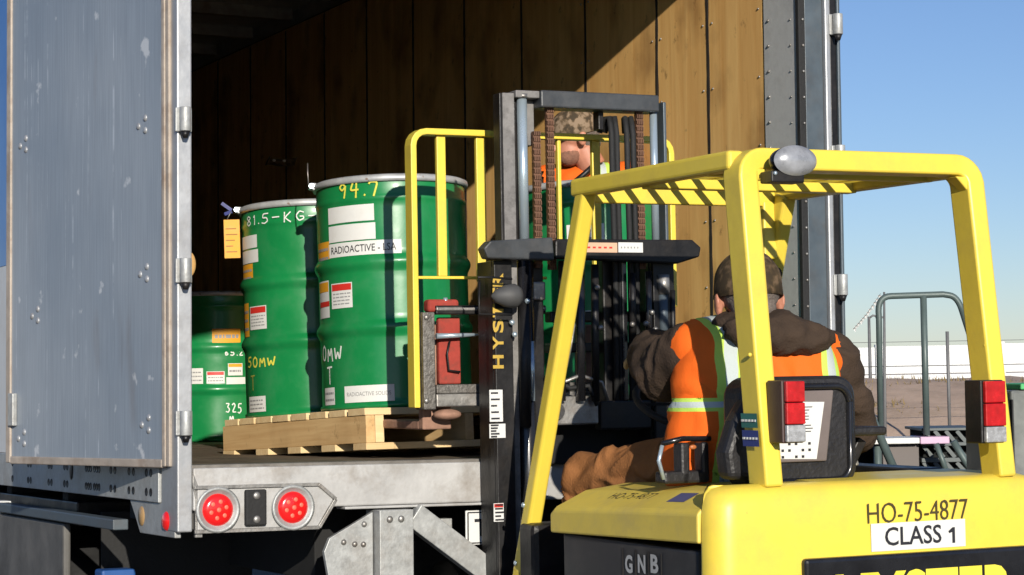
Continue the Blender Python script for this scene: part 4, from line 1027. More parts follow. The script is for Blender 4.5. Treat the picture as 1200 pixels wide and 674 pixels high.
# ---- mast
SM = 1.62
def mast():
    xl0 = L(579, 320, SM).x; xl1 = L(600, 320, SM).x
    xr1 = L(792, 420, SM).x + .0; xr0 = xr1 - .085; zt = L(580, 305, SM).z
    for nm, a, b_, w_ in (('outer_channel', xl0, xl1, 0), ('outer_channel', xr0, xr1, 0)):
        o = MB().box((a, SM, .12), (b_, SM + .018, zt)).build(nm, black, fk, bevel=.003)
        MB().box(((a if a < .4 else b_ - .018), SM + .019, .12), ((a + .018 if a < .4 else b_), SM + .055, zt)).build('web', black, o, bevel=.003)
        MB().box((a + .012, SM + .056, .12), (b_, SM + .17, zt)).build('flange', black, o, bevel=.003)
    # inner channels reaching higher
    il0 = L(583, 200, SM + .05).x; il1 = L(600, 200, SM + .05).x; zi = L(590, 110, SM + .05).z
    gr = mat('worn_grey_steel', (.20, .19, .18), .6, .0, .3, 10, .2, 60, dirt=(.05, .045, .04), da=.8, ds=14)
    MB().box((il0, SM + .025, .20), (il0 + .010, SM + .08, zi)).build('inner_channel', black, fk, bevel=.003)
    MB().box((il0 + .011, SM + .022, .20), (il1, SM + .04, zi)).build('channel_face', gr, fk, bevel=.002)
    MB().box((il1 + .001, SM + .05, .20), (il1 + .03, SM + .10, zi - .02)).build('inner_channel', black, fk, bevel=.003)
    ir1 = L(779, 200, SM + .05).x; MB().box((ir1 - .012, SM + .03, .20), (ir1, SM + .13, L(775, 118, SM).z)).build('inner_channel', bluegrey, fk, bevel=.003)
    # chrome piston rods
    for px, t0, t1, r_ in ((613.5, 114, 286, .018), (767.5, 120, 292, .014)):
        a = L(px, t0, SM + .02); b_ = L(px + 4, t1, SM + .02); MB().tube([(a.x, SM + .035, a.z), (a.x, SM + .035, b_.z)], r_, 20).build('lift_rod', chrome, fk)
        MB().tube([(a.x, SM + .035, b_.z), (a.x, SM + .035, .3)], r_ * 1.7, 20).build('lift_cylinder', blackgloss, fk)
        MB().tube([(a.x, SM + .035, a.z - .002), (a.x, SM + .035, a.z + .012)], r_ * 1.5, 16).build('rod_end', steel, fk)
    # top cross head
    a = L(628, 105, SM); b_ = L(773, 126, SM)
    MB().box((a.x + .020, SM + .0, a.z - .060), (b_.x, SM + .09, a.z)).build('top_cross_member', mat('grey_black_paint', (.05, .055, .06), .45, .1, .25, 8, .1, 40, dirt=(.12, .11, .10), da=.4, ds=9), fk, bevel=.006)
    MB().box((L(606, 110, SM).x, SM + .01, a.z - .028), (a.x + .019, SM + .08, a.z - .003)).build('rod_bracket', gr, fk, bevel=.003)
    MB().box((L(617, 110, SM).x, SM + .06, L(617, 168, SM).z), (a.x + .02, SM + .12, a.z - .03)).build('bracket_plate', gr, fk, bevel=.003)
    # chains made of links
    lk = mat('rusty_chain', (.17, .085, .05), .6, .4, .3, 30)
    for px in (630, 646, 751):
        c = L(px, 200, SM + .03); w_ = .0135; zz0 = L(px, 128 if px != 630 else 155, SM).z; zz1 = 1.86
        mb = MB(); n_ = int((zz0 - zz1) / .011)
        for k in range(n_):
            z = zz0 - k * .011
            if k % 2: mb.box((c.x - w_, SM + .032, z - .0045), (c.x + w_, SM + .046, z + .0045))
            else:
                for j in (-.75, -.25, .25, .75): mb.box((c.x + j * w_ - .0022, SM + .026, z - .007), (c.x + j * w_ + .0022, SM + .050, z + .007))
        mb.build('lift_chain', lk, fk)['kind'] = 'stuff'
    # hoses
    for i, px in enumerate((716, 722, 734, 741)):
        c = L(px, 150, SM + .04); z1 = L(px, 126, SM).z; sgn = -1 if i < 2 else 1
        MB().tube([(c.x + .02 * sgn, SM + .09, z1 - .08), (c.x + .01 * sgn, SM + .075, z1 - .03), (c.x, SM + .05, z1 - .03), (c.x - .004, SM + .03, z1 - .09), (c.x, SM + .035, z1 - .35), (c.x + .004, SM + .035, 1.85), (c.x, SM + .04, 1.30)], .0105, 10).build('hydraulic_hose', rubber, fk)
    MB().box((L(710, 140, SM).x, SM + .055, L(710, 150, SM).z), (L(716, 140, SM).x, SM + .10, L(710, 128, SM).z)).build('hose_guide', black, fk, bevel=.003)
    # lower cross beam with stickers
    p = [L(567, 291, SM - .06), L(575, 282, SM - .06), L(648, 278, SM - .06), L(650, 305, SM - .06), L(572, 303, SM - .06)]
    cb = MB().prism([(v.x, v.z) for v in p], SM - .06, SM - .002).build('cross_beam', mat('grey_black_paint', (0, 0, 0)), fk, bevel=.006)
    p = [L(651, 282, SM - .04), L(655, 280, SM - .04), L(812, 281, SM - .04), L(822, 290, SM - .04), L(820, 301, SM - .04), L(795, 309, SM - .04), L(651, 303, SM - .04)]
    MB().prism([(v.x, v.z) for v in p], SM - .04, SM - .002).build('cross_beam', black, fk, bevel=.006)
    for x0_, x1_, mt_ in ((679, 724, mat('peach_label', (.68, .42, .28), .6)), (725, 754, white)):
        a = L(x0_, 284, SM - .045); b_ = L(x1_, 296, SM - .045)
        s_o = MB().box((a.x, SM - .0420, b_.z), (b_.x, SM - .0408, a.z)).build('warning_label', mt_, fk)
        mb_ = MB()
        for k in range(6): mb_.box((a.x + .01 + k * (b_.x - a.x - .02) / 6, SM - .0432, (a.z + b_.z) / 2 - .003), (a.x + .004 + (k + .8) * (b_.x - a.x - .02) / 6, SM - .0422, (a.z + b_.z) / 2 + .003))
        mb_.build('small_print', redlab if x0_ < 700 else greym, s_o)
    # name lettering running up the left channel
    for ch, y in zip('HYSTER', (424, 402, 382, 364, 345, 328)):
        c = L(583.5 + (y - 330) * .005, y, SM - .002); t_ = text_mb(ch, .040, .03, .046)
        t_.v = [Vector((c.x - v.z * 1.0, SM - .0022, c.z + v.x)) for v in t_.v]; t_.build('lettering', hy_y, fk)
    for x0_, y0_, x1_, y1_, mt_ in ((573, 457, 589, 494, white), (573, 497, 592, 513, white), (578, 590, 590, 611, white)):
        a = L(x0_, y0_, SM); b_ = L(x1_, y1_, SM)
        s_o = MB().box((a.x, SM - .0035, b_.z), (b_.x, SM - .0012, a.z)).build('channel_label', mt_, fk)
        mb_ = MB()
        for k in range(5):
            z = a.z - (a.z - b_.z) * (k + .5) / 5; mb_.box((a.x + .005, SM - .0048, z - .003), (a.x + random.uniform(.025, .042), SM - .0038, z + .003))
        if y0_ > 580: MB().box((a.x + .002, SM - .0048, a.z - .014), (b_.x - .002, SM - .0038, a.z - .002)).build('header_band', redlab, s_o)
        mb_.build('small_print', inkm, s_o)
    # conical headlamp on the left channel
    c = L(598, 347, SM - .03); hp = MB(); pts = [L(576, 347, SM - .05), L(581, 347, SM - .05), L(592, 347, SM - .05), L(603, 347, SM - .05), L(609, 347, SM - .05)]
    MB().tube(pts, [.004, .022, .038, .042, .030], 24).build('head_lamp', mat('grey_rubber', (.07, .07, .07), .6), fk)
    MB().tube([L(562, 330, SM - .06), L(560, 325, SM - .06), L(575, 325, SM - .06), L(600, 327, SM - .06)], .004, 6).build('lamp_guard', black, fk)
    MB().tube([L(562, 330, SM - .06), L(561, 368, SM - .06), L(600, 369, SM - .06)], .004, 6).build('lamp_guard', black, fk)
    # machinery between channels
    for x0_, y0_, x1_, y1_, mt_, s_ in ((604, 306, 640, 500, black, .05), (608, 330, 640, 352, steel, .03), (645, 365, 760, 377, black, .1), (645, 402, 765, 412, black, .1), (640, 465, 702, 497, steel, .02),
                                       (704, 470, 765, 502, black, .02), (600, 500, 760, 540, darkfloor, .15), (706, 300, 722, 480, black, .06), (728, 300, 738, 470, blackgloss, .02), (742, 300, 748, 470, black, .05)):
        a = L(x0_, y0_, SM + s_); b_ = L(x1_, y1_, SM + s_)
        MB().box((a.x, SM + s_, b_.z), (b_.x, SM + s_ + .05, a.z)).build('mast_plate', mt_, fk, bevel=.006)
    MB().tube([L(652, 482, SM + .01), L(652, 482, SM + .03)], .03, 20).build('mast_bushing', black, fk)
    for px, a_, b2, r_, mt_ in ((777, 322, 345, .022, steel), (777, 345, 398, .017, bluegrey), (777, 398, 410, .024, black), (760, 318, 420, .012, blackgloss), (764, 420, 450, .008, steel), (615, 355, 500, .02, black), (623, 400, 470, .01, chrome), (788, 340, 420, .010, black), (741, 320, 400, .012, black), (680, 310, 470, .016, blackgloss), (697, 310, 470, .014, black), (658, 306, 470, .012, black)):
        p0 = L(px, a_, SM - .0); p1 = L(px + 1, b2, SM - .0); MB().tube([p0, p1], r_, 14).build('hydraulic_tube', mt_, fk)
    for px, py in ((618, 353), (600, 378), (603, 392), (700, 337), (704, 384), (764, 366), (741, 380), (757, 379), (768, 386)): MB().ell(L(px, py, SM - .02), .010, 10, 6).build('fitting', chrome if px < 700 else steel, fk)
    MB().tube([L(664, 430, SM - .05), L(670, 400, SM - .05), L(673, 380, SM - .05), L(669, 372, SM - .05), L(664, 380, SM - .05), L(662, 420, SM - .05)], .005, 8).build('grab_loop', steel, fk)
    MB().tube([L(650, 452, SM), L(680, 440, SM), L(705, 448, SM), L(712, 470, SM)], .007, 8).build('hydraulic_hose', steel, fk)
    MB().tube([L(640, 440, SM + .02), L(668, 455, SM + .02), L(690, 452, SM), L(700, 475, SM)], .009, 8).build('hydraulic_hose', rubber, fk)
mast()
# ---- load backrest (yellow), carriage and forks
SBk = SM + .26
def backrest():
    def y(s): return s
    a = L(478, 158, SBk); zt = L(530, 156, SBk).z; xl = L(483, 300, SBk).x; xr = L(786, 300, SBk).x; zr = L(780, 170, SBk).z; zb = L(484, 478, SBk).z
    rr = .05; pts = [(xl, SBk, zb)]
    pts += [(xl, SBk, zt - rr)] + [(xl + rr - rr * math.cos(q), SBk, zt - rr + rr * math.sin(q)) for q in [PI / 8 * k for k in range(1, 4)]] + [(xl + rr, SBk, zt), (L(572, 160, SBk).x, SBk, zt)]
    def strip(pts, w_, h_, nm):
        mb = MB(); o0 = 0
        for i, p in enumerate(pts):
            p = Vector(p); d = (Vector(pts[min(i + 1, len(pts) - 1)]) - Vector(pts[max(i - 1, 0)])).normalized(); n2 = Vector((-d.z, 0, d.x))
            for a_, b2 in ((-1, -1), (1, -1), (1, 1), (-1, 1)): mb.v.append(p + n2 * (w_ / 2 * a_) + Vector((0, h_ / 2 * b2, 0)))
        for i in range(len(pts) - 1):
            for k in range(4): mb.f.append((i * 4 + k, i * 4 + (k + 1) % 4, i * 4 + 4 + (k + 1) % 4, i * 4 + 4 + k)); mb.sm.append(False)
        mb.f += [(0, 1, 2, 3), tuple(len(mb.v) - 4 + k for k in range(4))[::-1]]; mb.sm += [False] * 2
        return mb.build(nm, yellow, fk, bevel=.003)
    strip(pts, .022, .06, 'load_backrest')
    q_ = [(xr, SBk, L(790, 360, SBk).z), (xr, SBk, zt - rr)] + [(xr - rr + rr * math.cos(q), SBk, zt - rr + rr * math.sin(q)) for q in [PI / 8 * k for k in range(1, 4)]] + [(xr - rr, SBk, zt), (L(640, 160, SBk).x, SBk, zt)]
    strip(q_, .022, .05, 'load_backrest')
    MB().box((L(572, 160, SBk).x, SBk - .02, zt - .011), (L(640, 160, SBk).x, SBk + .02, zt + .011)).build('load_backrest', yellow, fk)
    for px, y0, y1, w_ in ((515.5, 160, 324, .034), (562, 163, 330, .036), (654, 170, 300, .014), (697, 165, 330, .034)):
        a = L(px, y0, SBk); b_ = L(px + 1, y1, SBk); MB().box((a.x - w_ / 2, SBk - .010, b_.z), (a.x + w_ / 2, SBk + .010, zt - .011)).build('backrest_bar', yellow, fk, bevel=.003)
    a = L(490, 325, SBk); MB().box((xl + .012, SBk - .008, a.z - .006), (L(640, 325, SBk).x, SBk + .02, a.z + .004)).build('backrest_rail', yellow, fk, bevel=.002)
    # carriage
    sp = mat('pitted_steel_plate', (.17, .16, .145), .55, .5, .35, 40, .4, 90, dirt=(.07, .05, .04), da=.8, ds=18)
    a = L(494, 366, SBk - .04); b_ = L(510, 480, SBk - .04)
    cp = MB().box((a.x, SBk - .05, b_.z), (b_.x, SBk + .03, a.z)).build('side_shift_plate', sp, fk, bevel=.004)
    for px, py in ((500, 372), (500, 470)): MB().ell(L(px, py, SBk - .052), (.010, .006, .010), 12, 8).build('bolt', steel, cp)
    for y0, y1, mt_ in ((358, 368, black), (360, 364, steel), (451, 459, sp), (462, 474, steel)):
        a = L(511, y0, SBk - .03); b_ = L(640, y1, SBk - .03); MB().box((a.x, SBk - .035 + (.004 if y1 == 368 else 0), b_.z), (b_.x + (.25 if y1 > 400 else 0), SBk + .01, a.z)).build('carriage_bar', mt_, fk, bevel=.004)
    a = L(513, 372, SBk + .02); b_ = L(540, 450, SBk + .02); MB().box((a.x, SBk + .015, b_.z), (b_.x, SBk + .04, a.z)).build('clamp_pad', redm, fk, bevel=.006)
    a = L(499, 351, SBk - .0); b_ = L(536, 366, SBk - .0); MB().box((a.x, SBk - .02, b_.z), (b_.x, SBk + .03, a.z)).build('clamp_block', redm, fk, bevel=.012, seg=3)
    MB().tube([L(522, 349, SBk - .01), L(522, 356, SBk - .01)], .008, 10).build('bolt', chrome, fk)
    MB().tube([L(511, 394, SBk - .02), L(540, 393, SBk - .02), L(562, 392, SBk - .02)], [.010, .008, .005], 12).build('clamp_rod', chrome, fk)
    MB().tube([L(527, 400, SBk - .0), L(524, 415, SBk - .0), L(526, 434, SBk - .0), L(539, 436, SBk - .0)], .004, 8).build('lock_handle', black, fk)
    # fork shanks and blades
    zf = PM @ Vector((0, 0, .06)); rusty = mat('rusty_fork', (.34, .19, .13), .8, .1, .35, 12, .3, 50)
    for px in (515, 700):
        c = L(px, 490, SBk); x0_ = c.x - .045; zf_ = L(px, 497, SBk).z
        f_ = MB().box((x0_, SBk + .045, zf_ - .02), (x0_ + .11, SBk + .085, L(px, 380, SBk).z)).build('fork', rusty, fk, bevel=.006)
        MB().box((x0_, SBk + .086, zf_ - .02), (x0_ + .11, SBk + 1.1, zf_ + .012)).build('fork_blade', rusty, f_, bevel=.006)
        if px < 600: MB().ell(L(524, 486, SBk), (.052, .04, .020), 20, 10).build('fork_heel', rusty, f_)
backrest()

# ================================================================== PEOPLE
def vest_mat(name, stripes, hz, panel=None):
    """orange mesh vest; stripes = list of (lo, hi) across local X, hz = (lo, hi) of the belt tape in Z"""
    m = bpy.data.materials.new(name); m.use_nodes = True; n = m.node_tree.nodes; l = m.node_tree.links; b = n['Principled BSDF']
    tc = n.new('ShaderNodeTexCoord'); sp = n.new('ShaderNodeSeparateXYZ'); l.new(tc.outputs['Object'], sp.inputs[0])
    def rng(src, lo, hi):
        g1 = n.new('ShaderNodeMath'); g1.operation = 'GREATER_THAN'; l.new(src, g1.inputs[0]); g1.inputs[1].default_value = lo
        g2 = n.new('ShaderNodeMath'); g2.operation = 'LESS_THAN'; l.new(src, g2.inputs[0]); g2.inputs[1].default_value = hi
        mu = n.new('ShaderNodeMath'); mu.operation = 'MULTIPLY'; l.new(g1.outputs[0], mu.inputs[0]); l.new(g2.outputs[0], mu.inputs[1]); return mu.outputs[0]
    def mix(prev, fac, col):
        mx = n.new('ShaderNodeMixRGB'); l.new(fac, mx.inputs[0]); mx.inputs[2].default_value = (*col, 1)
        if isinstance(prev, tuple): mx.inputs[1].default_value = (*prev, 1)
        else: l.new(prev, mx.inputs[1])
        return mx.outputs[0]
    # slight slant of the tapes
    sl = n.new('ShaderNodeMath'); sl.operation = 'MULTIPLY_ADD'; l.new(sp.outputs[2], sl.inputs[0]); sl.inputs[1].default_value = -0.12; l.new(sp.outputs[0], sl.inputs[2])
    X = sl.outputs[0]; Z = sp.outputs[2]; c = (0.88, 0.15, 0.015)
    lime = (0.55, 0.78, 0.12); silver = (0.50, 0.56, 0.54)
    if panel:
        for (a, b2) in panel: c = mix(c, rng(X, a, b2), (0.60, 0.055, 0.012))
    for lo, hi in stripes:
        c = mix(c, rng(X, lo, hi), lime)
    for zz in hz:
        c = mix(c, rng(Z, zz[0], zz[1]), lime)
    for lo, hi in stripes:
        w_ = hi - lo; c = mix(c, rng(X, lo + w_ * .28, hi - w_ * .28), silver)
    for zz in hz:
        w_ = zz[1] - zz[0]; c = mix(c, rng(Z, zz[0] + w_ * .28, zz[1] - w_ * .28), silver)
    l.new(c, b.inputs['Base Color']); b.inputs['Roughness'].default_value = .75; b.inputs['Specular IOR Level'].default_value = .2
    v = n.new('ShaderNodeTexNoise'); v.inputs['Scale'].default_value = 220; l.new(tc.outputs['Object'], v.inputs[0])
    bp = n.new('ShaderNodeBump'); bp.inputs['Strength'].default_value = .3; bp.inputs['Distance'].default_value = .003; l.new(v.outputs[0], bp.inputs['Height']); l.new(bp.outputs[0], b.inputs['Normal'])
    return m

def head(parent, c, yaw, pitch, capm, beard=None, bill=True, glasses=False, sc=1.0, roll=0):
    """head centred at c; faces +Y before rotation"""
    Rm = Matrix.Translation(c) @ Euler((pitch, roll, yaw), 'XYZ').to_matrix().to_4x4() @ Matrix.Scale(sc, 4)
    h = MB(); h.ell((0, -.01, .03), (.076, .096, .092), 24, 16); h.ell((0, .035, -.045), (.052, .058, .062), 20, 12); h.ell((0, .06, -.085), (.028, .028, .022), 14, 8)
    h.ell((0, .092, -.012), (.012, .018, .020), 12, 8); h.ell((0, .104, -.024), (.014, .012, .010), 12, 8)          # nose
    h.ell((0, .078, .026), (.05, .02, .012), 14, 8); h.ell((0, .085, -.052), (.022, .010, .006), 12, 6); h.ell((0, .084, -.062), (.019, .010, .006), 12, 6)
    for s_ in (-1, 1): h.ell((s_ * .083, -.010, -.014), (.012, .020, .033), 12, 8); h.ell((s_ * .090, -.020, -.006), (.006, .017, .022), 12, 8)
    h.tube([(0, -.02, -.05), (0, -.035, -.14)], [.055, .062], 18)
    put(h, Rm); ho = organic('head', h, skin, parent, .0050, 4)
    for s_ in (-1, 1):
        e = MB().ell((s_ * .030, .080, .006), (.010, .008, .007), 12, 8); put(e, Rm); e.build('eye', mat('eye_white', (.7, .66, .6), .3), ho, world=True)
        e = MB().ell((s_ * .030, .0865, .006), (.0045, .003, .0045), 10, 6); put(e, Rm); e.build('iris', mat('iris', (.03, .02, .015), .3), ho, world=True)
    hr = MB().ell((0, -.030, .016), (.077, .086, .066), 24, 14); hr.ell((0, -.055, -.03), (.060, .052, .050), 20, 12); put(hr, Rm)
    organic('hair', hr, hairm, parent, .006, 2, .0012, 60)
    if beard:
        bd = MB().ell((0, .042, -.066), (.0545, .057, .046), 22, 12); put(bd, Rm); organic('beard', bd, beard, parent, .006, 2, .0015, 70)
    cp = MB(); k_ = 14; n_ = 36
    for i in range(k_ + 1):
        t_ = PI / 2 * i / k_; rr = math.sin(t_) ** .85
        for j in range(n_):
            q = 2 * PI * j / n_; wv = 1 + .012 * math.sin(q * 6 + i) ; cp.v.append(Vector((.090 * rr * math.cos(q) * wv, -.008 + .110 * rr * math.sin(q) * wv, .030 + .100 * math.cos(t_) + (0 if i < k_ else -.0))))
    for j in range(n_): q = 2 * PI * j / n_; cp.v.append(Vector((.091 * math.cos(q), -.008 + .111 * math.sin(q), .004)))
    for i in range(k_ + 1):
        for j in range(n_): cp.f.append((i * n_ + j, (i + 1) * n_ + j, (i + 1) * n_ + (j + 1) % n_, i * n_ + (j + 1) % n_)); cp.sm.append(True)
    put(cp, Rm); co = cp.build('cap', capm, parent, world=True); md = co.modifiers.new('s', 'SOLIDIFY'); md.thickness = .004
    bt = MB().ell((0, -.008, .133), .007, 10, 6); put(bt, Rm); bt.build('cap_button', capm, co, world=True)
    if bill:
        bl2 = MB(); n2 = 14
        for i in range(n2 + 1):
            a_ = PI * (.12 + .76 * i / n2)
            for rr, dz_ in ((1.0, 0), (1.35, -.004), (1.62, -.016)):
                bl2.v.append(Vector((.088 * math.cos(a_) * (1 if rr == 1 else 1.0), -.008 + .108 * math.sin(a_) * rr + (0 if rr == 1 else .004), .018 + dz_ - .018 * abs(math.cos(a_)) * (rr - 1) * 2)))
        for i in range(n2):
            for j in range(2): bl2.f.append((i * 3 + j, (i + 1) * 3 + j, (i + 1) * 3 + j + 1, i * 3 + j + 1)); bl2.sm.append(True)
        put(bl2, Rm); bo = bl2.build('cap_bill', capm, co, world=True); md = bo.modifiers.new('s', 'SOLIDIFY'); md.thickness = .004
    if glasses:
        gl = MB()
        for s_ in (-1, 1):
            gl.tube([(s_ * .086, -.015, .012), (s_ * .082, .04, .014), (s_ * .068, .088, .012)], .0022, 6)
            pts = [(s_ * .033 + .024 * math.cos(q), .096, .008 + .015 * math.sin(q)) for q in [2 * PI * k / 14 for k in range(15)]]; gl.tube(pts, .0015, 6, cap=False)
        gl.tube([(-.01, .098, .01), (.01, .098, .01)], .002, 6); put(gl, Rm); gl.build('glasses', blackgloss, parent, world=True)
    return ho
def hand(parent, wrist, dir_, nrm, side, mt, curl=.9, name='hand'):
    """five fingered hand; dir_ = along the palm, nrm = back of the hand"""
    d = Vector(dir_).normalized(); nn = (Vector(nrm) - d * Vector(nrm).dot(d)).normalized(); s_ = d.cross(nn) * side; w0 = Vector(wrist)
    mb = MB(); Rm = Matrix((s_, d, nn)).transposed()
    mb.ell(w0 + d * .05, (.042, .052, .017), 18, 12, rot=Rm); mb.ell(w0 + d * .01, (.030, .03, .02), 14, 8, rot=Rm)
    for k, (off, ln, r_) in enumerate(((-.030, .066, .0085), (-.010, .075, .009), (.011, .070, .0088), (.030, .055, .0078))):
        p = w0 + d * .088 + s_ * off; dd = d.copy(); a = 0; ch = [(p - d * .012, r_ + .001)]
        for seg in (.42, .33, .25):
            a += curl * .75; dd = d * math.cos(a) - nn * math.sin(a); p = p + dd * (ln * seg); ch.append((p, r_ * (1 - .06 * len(ch))))
        caps(mb, ch, 10)
    p = w0 + d * .03 - s_ * .032; ch = [(p, .012)]; 
    for dv_ in ((d * .6 - s_ * .7 - nn * .3), (d * .85 - s_ * .2 - nn * .5), (d * .8 + s_ * .15 - nn * .6)): p = p + dv_.normalized() * .030; ch.append((p, .0105))
    caps(mb, ch, 10)
    return organic(name, mb, mt, parent, .0042, 2)

# --- driver, seen from behind
def PW(px, py, Y): return P(px, py, Y)
db = FM @ Vector((.38, .45, 1.07)); drv = thing('person', 'seated forklift driver in brown hooded coat, camouflage cap and orange reflective vest', 'person', T(db.x, db.y, 1.07, fa))
Yd = 6.42
def driver():
    hc = PW(876, 351, 6.34)
    hips = PW(878, 545, 6.30); waist = PW(880, 500, 6.30); chest = PW(886, 445, 6.34); sh = PW(885, 408, 6.36)
    shL = PW(806, 410, 6.34); shR = PW(972, 422, 6.50)
    elL = PW(778, 434, 6.50); wrL = PW(762, 410, 6.84)
    elR = PW(998, 500, 6.62); wrR = PW(955, 520, 7.0)
    body = [(hips, .235), (waist, .220), (chest, .220), (sh, .20)]
    tx = Vector((.98, .20, 0)).normalized()
    def trunk(mb):
        for off in (-1, -.33, .33, 1):
            caps(mb, [(p + tx * ((w_ - .105) * off), (.115, .12 - .01 * abs(off), .10 if k < 3 else .065)) for k, (p, w_) in enumerate(body)], 20)
    torso = MB()
    trunk(torso)
    caps(torso, [(shL + Vector((.03, 0, -.01)), .072), (sh + Vector((0, 0, -.0)), .095), (shR + Vector((-.03, 0, -.01)), .076)], 16)
    coat = MB(); coat.v = list(torso.v); coat.f = list(torso.f); coat.sm = list(torso.sm)
    caps(coat, [(shL, .070), (elL + Vector((0, -.02, .0)), .088), (elL.lerp(wrL, .6), .080), (wrL, .052)], 16)
    caps(coat, [(shR, .085), (elR, .078), (wrR, .052)], 16)
    co = organic('coat', coat, coatm, drv, .009, 3, .014, 7, wr2=.003)
    # hood / collar heaped behind the neck
    hd_ = MB(); c0 = PW(907, 394, 6.24)
    hd_.ell(c0, (.165, .075, .055), 24, 14, rot=Matrix.Rotation(R(22), 3, 'Z') @ Matrix.Rotation(R(9), 3, 'Y')); hd_.ell(PW(862, 378, 6.30), (.07, .08, .030), 18, 10)
    hd_.ell(PW(898, 380, 6.28), (.11, .09, .040), 20, 12); hd_.ell(PW(942, 396, 6.30), (.09, .07, .045), 18, 10)
    organic('hood', hd_, coatm, drv, .009, 4, .009, 11, wr2=.003)
    # vest: outer layer of the torso
    SX = lambda px, s_=.30: (L(px, 430, s_) - Vector((.38, .45, 0))).x - .12 * .40
    vm = vest_mat('orange_vest', [(SX(826, .41), SX(857, .40)), (SX(958), SX(984))], [(L(830, 483, .25).z - 1.07, L(830, 467, .25).z - 1.07)], None)
    def cut(p):
        q = drv.matrix_world.inverted() @ p
        return q.z > -.03 and -.34 < q.x < .245 and not (q.z > .50 and q.y > .06)
    vb = MB(); trunk(vb)
    caps(vb, [(shL + Vector((.03, 0, .0)), .068), (sh, .092), (shR + Vector((-.035, 0, .0)), .076)], 16)
    v = organic('vest', vb, vm, drv, .008, 3, .009, 5.5, wr2=.002, cut=cut, thick=.021)
    head(drv, hc, R(10), R(-4), camo_d, bill=True, glasses=True, sc=1.12)
    # trousers
    lg = MB(); kn = PW(690, 560, 6.98)
    hipL = PW(865, 560, 6.38); hipR = PW(930, 565, 6.45); knR = PW(800, 572, 7.15)
    caps(lg, [(hipL, .105), (PW(775, 552, 6.70), .095), (kn, .078), (kn + Vector((-.02, .05, -.20)), .068), (kn + Vector((.0, .10, -.40)), .058)], 16)
    caps(lg, [(hipR, .105), (knR, .078), (knR + Vector((0, .06, -.40)), .058)], 16); caps(lg, [(hipL, .10), (hipR, .10)], 14)
    organic('trousers', lg, duck, drv, .008, 2, .016, 7, wr2=.002)
    for k_, an in ((kn, Vector((.0, .10, -.42))), (knR, Vector((0, .06, -.42)))):
        b = MB(); f0 = k_ + an; fd = (FM.to_3x3() @ Vector((0, 1, 0))); caps(b, [(f0, .05), (f0 + Vector((0, 0, -.06)), .048), (f0 + fd * .14 + Vector((0, 0, -.07)), .042)], 14)
        organic('boot', b, black, drv, .008, 2)
    hand(drv, wrL + Vector((-.0, .02, .0)), PW(746, 408, 6.93) - wrL, Vector((-.2, -.5, .9)), 1, tanglove, 1.0, 'glove')
    hand(drv, wrR, Vector((-.2, 1, .1)), Vector((0, 0, 1)), -1, tanglove, .8, 'glove')
    b = MB(); b.tube([wrL - (wrL - elL).normalized() * .02, wrL + (wrL - elL).normalized() * .03], [.050, .040], 16); b.build('cuff', coatm, drv, world=True)
camo_d = emat('brown_camouflage_cap', (0.05, 0.036, 0.022), (0.15, 0.10, 0.06), 30, c3=(0.08, 0.055, 0.03))
driver()

